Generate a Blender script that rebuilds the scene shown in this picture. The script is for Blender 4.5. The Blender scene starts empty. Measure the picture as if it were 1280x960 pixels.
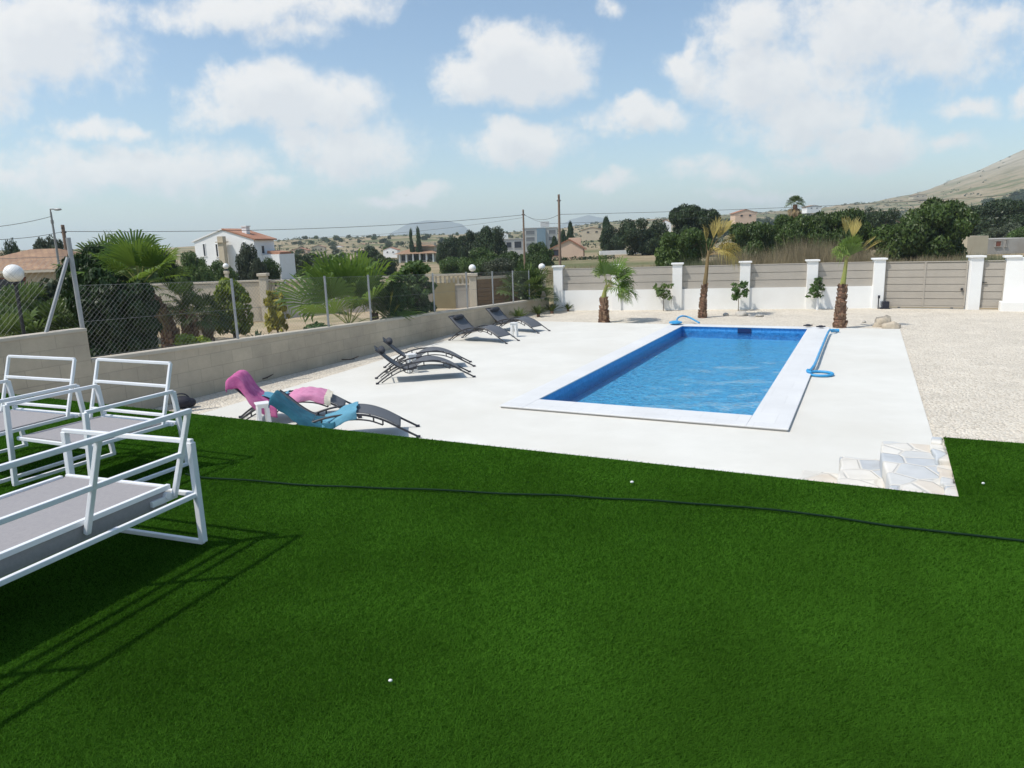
import bpy, math, random
import numpy as np
from mathutils import Vector, Matrix, noise
R_ = math.radians
rng = random.Random(7); NR = np.random.default_rng(7)
S = bpy.context.scene; COL = S.collection
# ---------------------------------------------------------------- camera
H = 2.6; F = 880.0; PIT = 0.19866; ROL = 0.03342
_f = Vector((0, math.cos(PIT), -math.sin(PIT))); _u = Vector((0, math.sin(PIT), math.cos(PIT))); _r = Vector((1, 0, 0))
CR = math.cos(ROL)*_r - math.sin(ROL)*_u; CU = math.sin(ROL)*_r + math.cos(ROL)*_u
cam = bpy.data.objects.new('camera', bpy.data.cameras.new('camera')); COL.objects.link(cam)
m = Matrix.Identity(4)
for i in range(3):
    m[i][0], m[i][1], m[i][2] = CR[i], CU[i], -_f[i]
m[2][3] = H
cam.matrix_world = m
cam.data.sensor_width = 36; cam.data.lens = 36*F/1280; cam.data.clip_start = .05; cam.data.clip_end = 20000
S.camera = cam
def ray(x, y):
    d = _f*F + CR*(x-640) + CU*(480-y)
    return d/d.y
def at(x, y, z=0.0):                       # point where the sight line through a photo pixel meets height z
    d = ray(x, y); t = (z-H)/d.z
    return Vector((d.x*t, d.y*t, z))
def atY(x, y, Y):
    d = ray(x, y); return Vector((d.x*Y, Y, H+d.z*Y))
def hz(x): return 480 - F*math.tan(PIT) + (640-x)*math.tan(ROL)
A = R_(26.8)
UV = Vector((math.cos(A), -math.sin(A), 0)); VV = Vector((math.sin(A), math.cos(A), 0))
def uv(a, b, z=0.0): return UV*a + VV*b + Vector((0, 0, z))
def touv(p): return p.dot(UV), p.dot(VV)
# ---------------------------------------------------------------- mesh builder
class MB:
    def __init__(s): s.v = []; s.f = []
    def add(s, vs, fs):
        n = len(s.v); s.v += [tuple(p) for p in vs]; s.f += [tuple(i+n for i in f) for f in fs]
    def box(s, c, d, M=None):
        hx, hy, hz_ = d[0]/2, d[1]/2, d[2]/2
        vs = [Vector((sx*hx, sy*hy, sz*hz_)) for sz in (-1, 1) for sy in (-1, 1) for sx in (-1, 1)]
        if M is not None: vs = [M @ p for p in vs]
        c = Vector(c); vs = [p+c for p in vs]
        s.add(vs, [(0,2,3,1),(4,5,7,6),(0,1,5,4),(2,6,7,3),(0,4,6,2),(1,3,7,5)])
    def bar(s, p, q, w, h=None, up=(0,0,1)):
        h = h or w; p = Vector(p); q = Vector(q); d = (q-p); L = d.length
        if L < 1e-6: return
        d /= L; up = Vector(up)
        if abs(d.dot(up)) > .98: up = Vector((1,0,0))
        a = d.cross(up).normalized(); b = a.cross(d)
        M = Matrix((a, d, b)).transposed()
        s.box((p+q)/2, (w, L, h), M)
    def tube(s, pts, r, n=6, cap=True, closed=False):
        pts = [Vector(p) for p in pts]; N = len(pts); base = len(s.v); prev = None
        rr = r if isinstance(r, (list, tuple)) else [r]*N
        for i, p in enumerate(pts):
            if closed: t = pts[(i+1) % N]-pts[i-1]
            else: t = pts[min(i+1, N-1)]-pts[max(i-1, 0)]
            t = t.normalized()
            if prev is None:
                a = t.cross(Vector((0,0,1)))
                if a.length < .1: a = t.cross(Vector((1,0,0)))
            else: a = prev - t*prev.dot(t)
            a.normalize(); prev = a; b = t.cross(a)
            for k in range(n):
                th = 2*math.pi*k/n
                s.v.append(tuple(p + (a*math.cos(th)+b*math.sin(th))*rr[i]))
        for i in range(N if closed else N-1):
            j = (i+1) % N
            for k in range(n):
                k2 = (k+1) % n
                s.f.append((base+i*n+k, base+i*n+k2, base+j*n+k2, base+j*n+k))
        if cap and not closed:
            s.f.append(tuple(base+k for k in range(n))[::-1]); s.f.append(tuple(base+(N-1)*n+k for k in range(n)))
    def lathe(s, prof, n=16, c=(0,0,0)):
        c = Vector(c); base = len(s.v)
        for r, z in prof:
            for k in range(n):
                th = 2*math.pi*k/n; s.v.append((c.x+r*math.cos(th), c.y+r*math.sin(th), c.z+z))
        for i in range(len(prof)-1):
            for k in range(n):
                k2 = (k+1) % n; s.f.append((base+i*n+k, base+i*n+k2, base+(i+1)*n+k2, base+(i+1)*n+k))
        s.f.append(tuple(base+k for k in range(n))[::-1]); s.f.append(tuple(base+(len(prof)-1)*n+k for k in range(n)))
    def prism(s, poly, z0, z1):
        n = len(poly); vs = [(p[0], p[1], z0) for p in poly]+[(p[0], p[1], z1) for p in poly]
        s.add(vs, [tuple(range(n))[::-1], tuple(range(n, 2*n))]+[(i, (i+1) % n, n+(i+1) % n, n+i) for i in range(n)])
    def sphere(s, c, r, n=12, sq=(1,1,1)):
        prof = [(max(.001, math.sin(math.pi*i/n)), -math.cos(math.pi*i/n)) for i in range(n+1)]
        b = len(s.v); s.lathe([(r*p, r*z) for p, z in prof], 2*n)
        for i in range(b, len(s.v)):
            x, y, z = s.v[i]; s.v[i] = (c[0]+x*sq[0], c[1]+y*sq[1], c[2]+z*sq[2])
    def grid(s, fn, nu, nv):
        b = len(s.v)
        for j in range(nv+1):
            for i in range(nu+1): s.v.append(tuple(fn(i/nu, j/nv)))
        w = nu+1
        for j in range(nv):
            for i in range(nu): s.f.append((b+j*w+i, b+j*w+i+1, b+(j+1)*w+i+1, b+(j+1)*w+i))
    def mesh(s, name, mat):
        me = bpy.data.meshes.new(name); me.from_pydata(s.v, [], s.f); me.materials.append(mat); me.update(); return me
    def build(s, name, mat, parent=None, smooth=False, bevel=0, solid=0, sub=0):
        o = bpy.data.objects.new(name, s.mesh(name, mat)); COL.objects.link(o)
        if parent is not None: o.parent = parent
        if smooth: o.data.polygons.foreach_set('use_smooth', [True]*len(o.data.polygons))
        if solid:
            md = o.modifiers.new('s', 'SOLIDIFY'); md.thickness = solid; md.offset = 0
        if sub:
            md = o.modifiers.new('u', 'SUBSURF'); md.levels = md.render_levels = sub
        if bevel:
            md = o.modifiers.new('b', 'BEVEL'); md.width = bevel; md.segments = 2; md.limit_method = 'ANGLE'
        return o
def npmesh(name, V, Fc, mat, parent=None, smooth=False):
    me = bpy.data.meshes.new(name); n, k = Fc.shape
    me.vertices.add(len(V)); me.vertices.foreach_set('co', V.astype(np.float32).ravel())
    me.loops.add(n*k); me.loops.foreach_set('vertex_index', Fc.astype(np.int32).ravel())
    me.polygons.add(n); me.polygons.foreach_set('loop_start', np.arange(0, n*k, k, dtype=np.int32))
    me.update(calc_edges=True)
    if mat is not None: me.materials.append(mat)
    if smooth: me.polygons.foreach_set('use_smooth', [True]*n)
    if mat is None: return me
    o = bpy.data.objects.new(name, me); COL.objects.link(o)
    if parent is not None: o.parent = parent
    return o
def tag(o, label=None, cat=None, group=None, kind=None):
    if label: o['label'] = label
    if cat: o['category'] = cat
    if group: o['group'] = group
    if kind: o['kind'] = kind
    return o
def thing(name, label, cat, loc=(0,0,0), rz=0, group=None, scale=None):
    o = bpy.data.objects.new(name, None); COL.objects.link(o); o.empty_display_size = .2
    o.location = loc; o.rotation_euler = (0, 0, rz)
    if scale: o.scale = scale
    return tag(o, label, cat, group)
def struct(o): o['kind'] = 'structure'; return o
def dup(root, loc, rz=None, label=None, group=None, scale=None):
    r = root.copy(); COL.objects.link(r); r.location = loc
    if rz is not None: r.rotation_euler = (0, 0, rz)
    if scale: r.scale = scale
    if label: r['label'] = label
    if group: r['group'] = group
    for ch in list(root.children):
        c = ch.copy(); COL.objects.link(c); c.parent = r
        for g in list(ch.children):
            d = g.copy(); COL.objects.link(d); d.parent = c
    return r
# ---------------------------------------------------------------- materials
def nm(name):
    mt = bpy.data.materials.new(name); mt.use_nodes = True; nt = mt.node_tree; nt.nodes.clear()
    out = nt.nodes.new('ShaderNodeOutputMaterial'); return mt, nt, out
def N(nt, t, **k):
    n = nt.nodes.new(t)
    for a, b in k.items():
        if a.startswith('i_'): n.inputs[a[2:].replace('_', ' ')].default_value = b
        else: setattr(n, a, b)
    return n
def L(nt, a, b): nt.links.new(a, b)
def c4(c): return (c[0], c[1], c[2], 1)
def ramp(nt, fac, stops):
    r = nt.nodes.new('ShaderNodeValToRGB'); e = r.color_ramp.elements
    while len(e) < len(stops): e.new(.5)
    for x, (p, c) in zip(e, stops): x.position = p; x.color = c4(c)
    L(nt, fac, r.inputs[0]); return r.outputs[0]
def mixc(nt, fac, a, b, mode='MIX'):
    n = nt.nodes.new('ShaderNodeMix'); n.data_type = 'RGBA'; n.blend_type = mode
    for s_, v in ((n.inputs[0], fac), (n.inputs[6], a), (n.inputs[7], b)):
        if hasattr(v, 'links'): L(nt, v, s_)
        else: s_.default_value = v if isinstance(v, (int, float)) else c4(v)
    return n.outputs[2]
def mat(name, c1, c2=None, scale=4., rough=.75, bump=0., bscale=60., metal=0., c3=None, s3=.4, spec=.4, lo=.35, hi=.65):
    mt, nt, out = nm(name); tc = N(nt, 'ShaderNodeTexCoord'); b = N(nt, 'ShaderNodeBsdfPrincipled')
    b.inputs['Roughness'].default_value = rough; b.inputs['Metallic'].default_value = metal; b.inputs['Specular IOR Level'].default_value = spec
    c2 = c2 or tuple(x*.85 for x in c1)
    n1 = N(nt, 'ShaderNodeTexNoise', i_Scale=scale, i_Detail=8., i_Roughness=.65); L(nt, tc.outputs['Object'], n1.inputs['Vector'])
    col = ramp(nt, n1.outputs['Fac'], [(lo, c1), (hi, c2)])
    if c3:
        n3 = N(nt, 'ShaderNodeTexNoise', i_Scale=s3, i_Detail=6., i_Roughness=.6); L(nt, tc.outputs['Object'], n3.inputs['Vector'])
        f = N(nt, 'ShaderNodeMapRange', i_From_Min=.45, i_From_Max=.65); L(nt, n3.outputs['Fac'], f.inputs[0])
        col = mixc(nt, f.outputs[0], col, c3)
    L(nt, col, b.inputs['Base Color'])
    if bump:
        n2 = N(nt, 'ShaderNodeTexNoise', i_Scale=bscale, i_Detail=5.); L(nt, tc.outputs['Object'], n2.inputs['Vector'])
        bp = N(nt, 'ShaderNodeBump', i_Strength=bump, i_Distance=.02); L(nt, n2.outputs['Fac'], bp.inputs['Height']); L(nt, bp.outputs[0], b.inputs['Normal'])
    L(nt, b.outputs[0], out.inputs[0]); return mt
def leafmat(name, c1, c2, trans=.3, tc_=None, gloss=.03):
    mt, nt, out = nm(name); g = N(nt, 'ShaderNodeNewGeometry'); tc = N(nt, 'ShaderNodeTexCoord')
    col = ramp(nt, g.outputs['Random Per Island'], [(0, c1), (1, c2)])
    n1 = N(nt, 'ShaderNodeTexNoise', i_Scale=1.3, i_Detail=3.); L(nt, tc.outputs['Object'], n1.inputs['Vector'])
    v = N(nt, 'ShaderNodeMapRange', i_From_Min=.3, i_From_Max=.7, i_To_Min=.75, i_To_Max=1.25); L(nt, n1.outputs['Fac'], v.inputs[0])
    oi = N(nt, 'ShaderNodeObjectInfo'); v2 = N(nt, 'ShaderNodeMapRange', i_To_Min=.8, i_To_Max=1.2); L(nt, oi.outputs['Random'], v2.inputs[0])
    mu = N(nt, 'ShaderNodeMath', operation='MULTIPLY'); L(nt, v.outputs[0], mu.inputs[0]); L(nt, v2.outputs[0], mu.inputs[1])
    sc = N(nt, 'ShaderNodeVectorMath', operation='SCALE'); L(nt, col, sc.inputs[0]); L(nt, mu.outputs[0], sc.inputs['Scale'])
    d = N(nt, 'ShaderNodeBsdfDiffuse'); t = N(nt, 'ShaderNodeBsdfTranslucent'); gl = N(nt, 'ShaderNodeBsdfGlossy', i_Roughness=.45)
    L(nt, sc.outputs[0], d.inputs[0])
    if tc_: t.inputs[0].default_value = c4(tc_)
    else: L(nt, sc.outputs[0], t.inputs[0])
    m1 = N(nt, 'ShaderNodeMixShader', i_Fac=trans); L(nt, d.outputs[0], m1.inputs[1]); L(nt, t.outputs[0], m1.inputs[2])
    m2 = N(nt, 'ShaderNodeMixShader', i_Fac=gloss); L(nt, m1.outputs[0], m2.inputs[1]); L(nt, gl.outputs[0], m2.inputs[2])
    L(nt, m2.outputs[0], out.inputs[0]); return mt
def brickmat(name, c1, c2, mortar, bw, bh, ms=.012, rough=.85, axis='x', var=(.78, 1.15)):
    mt, nt, out = nm(name); tc = N(nt, 'ShaderNodeTexCoord'); sp = N(nt, 'ShaderNodeSeparateXYZ'); cb = N(nt, 'ShaderNodeCombineXYZ')
    L(nt, tc.outputs['Object'], sp.inputs[0])
    if axis == 'flat': L(nt, sp.outputs[0], cb.inputs[0]); L(nt, sp.outputs[1], cb.inputs[1])
    else:
        ad = N(nt, 'ShaderNodeMath', operation='ADD'); L(nt, sp.outputs[0], ad.inputs[0]); L(nt, sp.outputs[1], ad.inputs[1])
        L(nt, ad.outputs[0], cb.inputs[0]); L(nt, sp.outputs[2], cb.inputs[1])
    br = N(nt, 'ShaderNodeTexBrick', i_Scale=1.); br.inputs['Brick Width'].default_value = bw; br.inputs['Row Height'].default_value = bh
    br.inputs['Mortar Size'].default_value = ms; br.inputs['Color1'].default_value = c4(c1); br.inputs['Color2'].default_value = c4(c2); br.inputs['Mortar'].default_value = c4(mortar)
    br.inputs['Mortar Smooth'].default_value = .3
    L(nt, cb.outputs[0], br.inputs['Vector'])
    n1 = N(nt, 'ShaderNodeTexNoise', i_Scale=1.1, i_Detail=9., i_Roughness=.7); L(nt, tc.outputs['Object'], n1.inputs['Vector'])
    mr = N(nt, 'ShaderNodeMapRange', i_From_Min=.3, i_From_Max=.7, i_To_Min=var[0], i_To_Max=var[1]); L(nt, n1.outputs['Fac'], mr.inputs[0])
    sc = N(nt, 'ShaderNodeVectorMath', operation='SCALE'); L(nt, br.outputs['Color'], sc.inputs[0]); L(nt, mr.outputs[0], sc.inputs['Scale'])
    b = N(nt, 'ShaderNodeBsdfPrincipled', i_Roughness=rough); L(nt, sc.outputs[0], b.inputs['Base Color'])
    bp = N(nt, 'ShaderNodeBump', i_Strength=.4, i_Distance=.01, invert=True); L(nt, br.outputs['Fac'], bp.inputs['Height']); L(nt, bp.outputs[0], b.inputs['Normal'])
    L(nt, b.outputs[0], out.inputs[0]); return mt
M = {}
M['white_metal'] = mat('white_metal', (.8,.81,.82), (.74,.75,.77), 3, .32)
M['seat_mesh'] = mat('seat_mesh', (.33,.31,.31), (.29,.275,.28), 60, .7, .25, 400)
M['dark_metal'] = mat('dark_metal', (.045,.045,.05), (.03,.03,.034), 8, .4)
M['sling'] = mat('sling', (.13,.135,.145), (.1,.105,.115), 90, .6, .2, 500)
M['pillow'] = mat('pillow', (.055,.057,.064), (.04,.042,.05), 30, .8, .3, 90)
M['pink'] = mat('pink', (.55,.13,.32), (.42,.08,.24), 7, .95, .6, 160, c3=(.62,.2,.38), s3=5)
M['pink_pale'] = mat('pink_pale', (.68,.3,.46), (.6,.22,.38), 7, .95, .6, 160)
M['peach'] = mat('peach', (.8,.42,.32), (.75,.35,.28), 7, .95, .5, 160)
M['cream'] = mat('cream', (.78,.72,.58), (.7,.64,.5), 7, .95, .5, 160)
M['teal'] = mat('teal', (.03,.15,.21), (.02,.1,.15), 7, .95, .6, 160)
M['lblue'] = mat('lblue', (.15,.38,.5), (.11,.31,.43), 7, .95, .6, 160)
M['white_plastic'] = mat('white_plastic', (.8,.8,.79), (.76,.76,.74), 5, .35)
M['white_wall'] = mat('white_wall', (.87,.87,.85), (.82,.815,.79), 1.2, .85, .15, 120, c3=(.8,.785,.75), s3=.35)
M['slat'] = mat('slat', (.43,.39,.335), (.39,.355,.305), 2, .5)
M['gate'] = mat('gate', (.41,.37,.315), (.37,.335,.285), 2, .5)
M['dark'] = mat('dark', (.03,.03,.033), None, 3, .5)
M['black_plastic'] = mat('black_plastic', (.02,.022,.035), None, 3, .45)
M['galv'] = mat('galv', (.36,.37,.37), (.3,.31,.32), 12, .5, metal=.35)
M['wire'] = mat('wire', (.2,.21,.2), (.16,.17,.17), 12, .5, metal=.3)
M['block'] = brickmat('block', (.5,.425,.315), (.45,.385,.29), (.41,.35,.265), .5, .25, .008)
M['ochre'] = mat('ochre', (.3,.25,.14), (.26,.215,.12), 3, .8)
M['leaf_base'] = leafmat('leaf_base', (.1,.055,.035), (.42,.27,.17), .05)
M['cap'] = mat('cap', (.52,.47,.385), (.45,.405,.33), 2.5, .85, .2, 50)
M['cream_wall'] = mat('cream_wall', (.6,.53,.42), (.52,.46,.37), .7, .85, .1, 40)
M['grey_render'] = mat('grey_render', (.42,.4,.365), (.36,.345,.32), .6, .85, .1, 40, c3=(.33,.29,.24), s3=.3)
M['brown_gate'] = mat('brown_gate', (.25,.15,.075), (.2,.12,.06), 3, .6)
M['globe'] = mat('globe', (.84,.83,.8), (.8,.79,.76), 3, .25)
M['wood_pole'] = mat('wood_pole', (.26,.18,.13), (.2,.14,.1), 6, .85)
M['concrete_pole'] = mat('concrete_pole', (.3,.3,.29), (.25,.25,.24), 6, .8)
M['black_wire'] = mat('black_wire', (.03,.03,.035), None, 6, .6)
M['palm_trunk'] = mat('palm_trunk', (.24,.135,.085), (.13,.075,.05), 16, .95, .8, 30, lo=.4, hi=.6)
M['trunk'] = mat('trunk', (.14,.1,.07), (.09,.065,.045), 6, .95, .6, 25)
M['petiole'] = mat('petiole', (.22,.27,.06), (.28,.24,.07), 5, .6)
M['leaf_fan'] = leafmat('leaf_fan', (.065,.125,.022), (.12,.19,.04), .38, (.2,.3,.04))
M['leaf_fan_dark'] = leafmat('leaf_fan_dark', (.07,.115,.03), (.115,.165,.045), .33)
M['leaf_dry'] = leafmat('leaf_dry', (.58,.48,.16), (.46,.37,.12), .4)
M['leaf_drybrown'] = leafmat('leaf_drybrown', (.2,.14,.07), (.3,.21,.09), .2)
M['leaf_pale'] = leafmat('leaf_pale', (.3,.38,.1), (.22,.32,.07), .35)
M['leaf_cypress'] = leafmat('leaf_cypress', (.016,.04,.01), (.036,.07,.016), .18)
M['leaf_lime'] = leafmat('leaf_lime', (.3,.36,.045), (.2,.28,.035), .35)
M['leaf_citrus'] = leafmat('leaf_citrus', (.05,.11,.025), (.1,.17,.04), .3)
M['leaf_citrus_pale'] = leafmat('leaf_citrus_pale', (.16,.23,.06), (.1,.17,.04), .35)
M['leaf_yellow'] = leafmat('leaf_yellow', (.42,.36,.05), (.3,.3,.05), .35)
M['leaf_agave'] = leafmat('leaf_agave', (.09,.15,.07), (.14,.2,.1), .1)
M['leaf_bush'] = leafmat('leaf_bush', (.05,.095,.024), (.1,.155,.038), .3)
M['leaf_pine'] = leafmat('leaf_pine', (.042,.078,.016), (.088,.135,.027), .25)
M['leaf_pine_dark'] = leafmat('leaf_pine_dark', (.028,.052,.02), (.055,.085,.03), .2)
M['leaf_olive'] = leafmat('leaf_olive', (.06,.08,.045), (.1,.12,.07), .2)
M['leaf_cycad'] = leafmat('leaf_cycad', (.045,.08,.012), (.09,.12,.025), .2)
M['blue_hose'] = mat('blue_hose', (.05,.33,.62), (.04,.28,.55), 30, .4)
M['rock'] = mat('rock', (.55,.47,.36), (.42,.36,.28), 9, .95, .8, 20)
M['rockgrey'] = mat('rockgrey', (.48,.45,.4), (.38,.36,.32), 9, .95, .8, 20)
M['cable'] = mat('cable', (.006,.022,.01), (.01,.03,.014), 9, .8, spec=.1)
M['bag'] = mat('bag', (.015,.017,.028), (.03,.03,.042), 12, .7, .4, 60)
M['roof_tile'] = mat('roof_tile', (.38,.18,.11), (.31,.145,.09), 9, .85, c3=(.42,.23,.15), s3=.8)
M['roof_brown'] = brickmat('roof_brown', (.38,.24,.14), (.3,.18,.11), (.2,.12,.08), .3, .22, .02, axis='flat')
M['house_white'] = mat('house_white', (.86,.86,.85), (.8,.8,.79), .6, .85, c3=(.77,.77,.75), s3=.3)
M['house_pink'] = mat('house_pink', (.68,.5,.37), (.62,.45,.34), .5, .85)
M['house_grey'] = mat('house_grey', (.5,.5,.48), (.45,.45,.44), .3, .85)
M['house_beige'] = mat('house_beige', (.55,.48,.36), (.47,.4,.3), .5, .9)
M['window_grey'] = mat('window_grey', (.2,.21,.22), (.16,.17,.18), 2, .3)
M['window_dark'] = mat('window_dark', (.05,.055,.07), (.035,.04,.05), 2, .25)
M['frame_beige'] = mat('frame_beige', (.42,.36,.28), None, 2, .7)
M['shutter'] = mat('shutter', (.24,.09,.06), None, 2, .7)
M['glass_blue'] = mat('glass_blue', (.22,.3,.36), (.18,.26,.32), .8, .25)
M['litter'] = mat('litter', (.8,.8,.78), None, 9, .6)
M['coping'] = brickmat('coping', (.69,.69,.68), (.66,.66,.65), (.6,.6,.59), .5, .6, .004, .6, axis='flat', var=(.93, 1.05))
M['skimmer'] = mat('skimmer', (.01,.03,.12), None, 3, .4)
M['twig'] = mat('twig', (.07,.05,.04), None, 9, .9)
def gravelmat():
    mt, nt, out = nm('gravel'); tc = N(nt, 'ShaderNodeTexCoord'); b = N(nt, 'ShaderNodeBsdfPrincipled', i_Roughness=.95)
    v = N(nt, 'ShaderNodeTexVoronoi', i_Scale=30.); L(nt, tc.outputs['Object'], v.inputs['Vector'])
    s = N(nt, 'ShaderNodeSeparateXYZ'); L(nt, v.outputs['Color'], s.inputs[0])
    col = ramp(nt, s.outputs[0], [(0, (.52,.455,.36)), (.3, (.65,.58,.475)), (1, (.73,.67,.565))])
    n1 = N(nt, 'ShaderNodeTexNoise', i_Scale=1.1, i_Detail=9., i_Roughness=.7); L(nt, tc.outputs['Object'], n1.inputs['Vector'])
    mr = N(nt, 'ShaderNodeMapRange', i_From_Min=.3, i_From_Max=.7, i_To_Min=.86, i_To_Max=1.1); L(nt, n1.outputs['Fac'], mr.inputs[0])
    sc = N(nt, 'ShaderNodeVectorMath', operation='SCALE'); L(nt, col, sc.inputs[0]); L(nt, mr.outputs[0], sc.inputs['Scale'])
    L(nt, sc.outputs[0], b.inputs['Base Color'])
    bp = N(nt, 'ShaderNodeBump', i_Strength=.9, i_Distance=.03, invert=True); L(nt, v.outputs['Distance'], bp.inputs['Height']); L(nt, bp.outputs[0], b.inputs['Normal'])
    L(nt, b.outputs[0], out.inputs[0]); return mt
M['gravel'] = gravelmat()
M['deck'] = mat('deck', (.7,.685,.63), (.65,.635,.58), 1.3, .8, .12, 90, c3=(.625,.605,.545), s3=.35)
M['soil'] = mat('soil', (.5,.4,.27), (.36,.28,.18), 1.5, .95, .6, 20, c3=(.2,.19,.09), s3=.5)
M['lawn_base'] = mat('lawn_base', (.012,.045,.003), (.02,.06,.004), 30, 1., spec=0)
M['turf'] = leafmat('turf', (.05,.146,.013), (.072,.184,.019), .3, gloss=.0)
M['dry_blade'] = leafmat('dry_blade', (.36,.29,.17), (.27,.22,.13), .3)
M['green_blade'] = leafmat('green_blade', (.15,.17,.08), (.2,.2,.11), .3)
def terrainmat():
    mt, nt, out = nm('terrain'); tc = N(nt, 'ShaderNodeTexCoord'); b = N(nt, 'ShaderNodeBsdfPrincipled', i_Roughness=.95)
    b.inputs['Specular IOR Level'].default_value = .1
    n1 = N(nt, 'ShaderNodeTexNoise', i_Scale=.25, i_Detail=10., i_Roughness=.7); L(nt, tc.outputs['Object'], n1.inputs['Vector'])
    n2 = N(nt, 'ShaderNodeTexNoise', i_Scale=.02, i_Detail=10., i_Roughness=.72); L(nt, tc.outputs['Object'], n2.inputs['Vector'])
    col = ramp(nt, n1.outputs['Fac'], [(.3, (.18,.14,.085)), (.5, (.3,.24,.15)), (.7, (.4,.33,.22))])
    f = N(nt, 'ShaderNodeMapRange', i_From_Min=.47, i_From_Max=.57); L(nt, n2.outputs['Fac'], f.inputs[0])
    col = mixc(nt, f.outputs[0], col, (.13,.14,.065))
    g = N(nt, 'ShaderNodeNewGeometry'); sp = N(nt, 'ShaderNodeSeparateXYZ'); L(nt, g.outputs['Position'], sp.inputs[0])
    n3 = N(nt, 'ShaderNodeTexNoise', i_Scale=.012, i_Detail=12., i_Roughness=.7); L(nt, tc.outputs['Object'], n3.inputs['Vector'])
    rock = ramp(nt, n3.outputs['Fac'], [(.36, (.2,.175,.115)), (.5, (.34,.3,.22)), (.62, (.42,.38,.3))])
    hr = N(nt, 'ShaderNodeMapRange', i_From_Min=50., i_From_Max=90.); L(nt, sp.outputs[2], hr.inputs[0])
    col = mixc(nt, hr.outputs[0], col, rock)
    L(nt, col, b.inputs['Base Color']); L(nt, b.outputs[0], out.inputs[0]); return mt
M['terrain'] = terrainmat()
M['far_rock'] = mat('far_rock', (.16,.18,.17), (.12,.13,.12), .01, .95)
def tilemat(name, stops):
    mt, nt, out = nm(name); tc = N(nt, 'ShaderNodeTexCoord'); b = N(nt, 'ShaderNodeBsdfPrincipled', i_Roughness=.3)
    v = N(nt, 'ShaderNodeTexVoronoi', i_Scale=26., i_Randomness=0.); L(nt, tc.outputs['Object'], v.inputs['Vector'])
    s = N(nt, 'ShaderNodeSeparateXYZ'); L(nt, v.outputs['Color'], s.inputs[0])
    col = ramp(nt, s.outputs[0], stops)
    L(nt, col, b.inputs['Base Color']); L(nt, b.outputs[0], out.inputs[0]); return mt
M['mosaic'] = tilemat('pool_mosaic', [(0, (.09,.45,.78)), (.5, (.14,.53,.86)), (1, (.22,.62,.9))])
M['mosaic_shaded'] = tilemat('shaded_wall_mosaic', [(0, (.035,.24,.58)), (.5, (.06,.3,.66)), (1, (.09,.36,.72))])  # darker than the floor mosaic: shade on the basin walls put into the colour
def watermat():
    mt, nt, out = nm('pool_water'); tc = N(nt, 'ShaderNodeTexCoord')
    mp = N(nt, 'ShaderNodeMapping'); mp.inputs['Scale'].default_value = (1.0, 1.6, 1); mp.inputs['Rotation'].default_value = (0,0,.4); L(nt, tc.outputs['Object'], mp.inputs[0])
    n1 = N(nt, 'ShaderNodeTexNoise', i_Scale=5.0, i_Detail=3., i_Roughness=.55, i_Distortion=.8); L(nt, mp.outputs[0], n1.inputs['Vector'])
    n2 = N(nt, 'ShaderNodeTexNoise', i_Scale=13., i_Detail=2., i_Distortion=.5); L(nt, mp.outputs[0], n2.inputs['Vector'])
    ad = N(nt, 'ShaderNodeMath', operation='MULTIPLY_ADD'); ad.inputs[1].default_value = .3; L(nt, n2.outputs['Fac'], ad.inputs[0]); L(nt, n1.outputs['Fac'], ad.inputs[2])
    bp = N(nt, 'ShaderNodeBump', i_Strength=1., i_Distance=.085); L(nt, ad.outputs[0], bp.inputs['Height'])
    rf = N(nt, 'ShaderNodeBsdfRefraction', i_IOR=1.33, i_Roughness=.0); rf.inputs[0].default_value = (.78,.96,1,1); L(nt, bp.outputs[0], rf.inputs['Normal'])
    tr = N(nt, 'ShaderNodeBsdfTransparent'); tr.inputs[0].default_value = (.78,.96,1,1)
    mx0 = N(nt, 'ShaderNodeMixShader', i_Fac=.0); L(nt, tr.outputs[0], mx0.inputs[1]); L(nt, rf.outputs[0], mx0.inputs[2])
    gl = N(nt, 'ShaderNodeBsdfGlossy', i_Roughness=.03); L(nt, bp.outputs[0], gl.inputs['Normal'])
    fr = N(nt, 'ShaderNodeFresnel', i_IOR=1.33); L(nt, bp.outputs[0], fr.inputs['Normal'])
    mx = N(nt, 'ShaderNodeMixShader'); L(nt, fr.outputs[0], mx.inputs[0]); L(nt, mx0.outputs[0], mx.inputs[1]); L(nt, gl.outputs[0], mx.inputs[2])
    L(nt, mx.outputs[0], out.inputs[0]); return mt
M['water'] = watermat()
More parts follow.
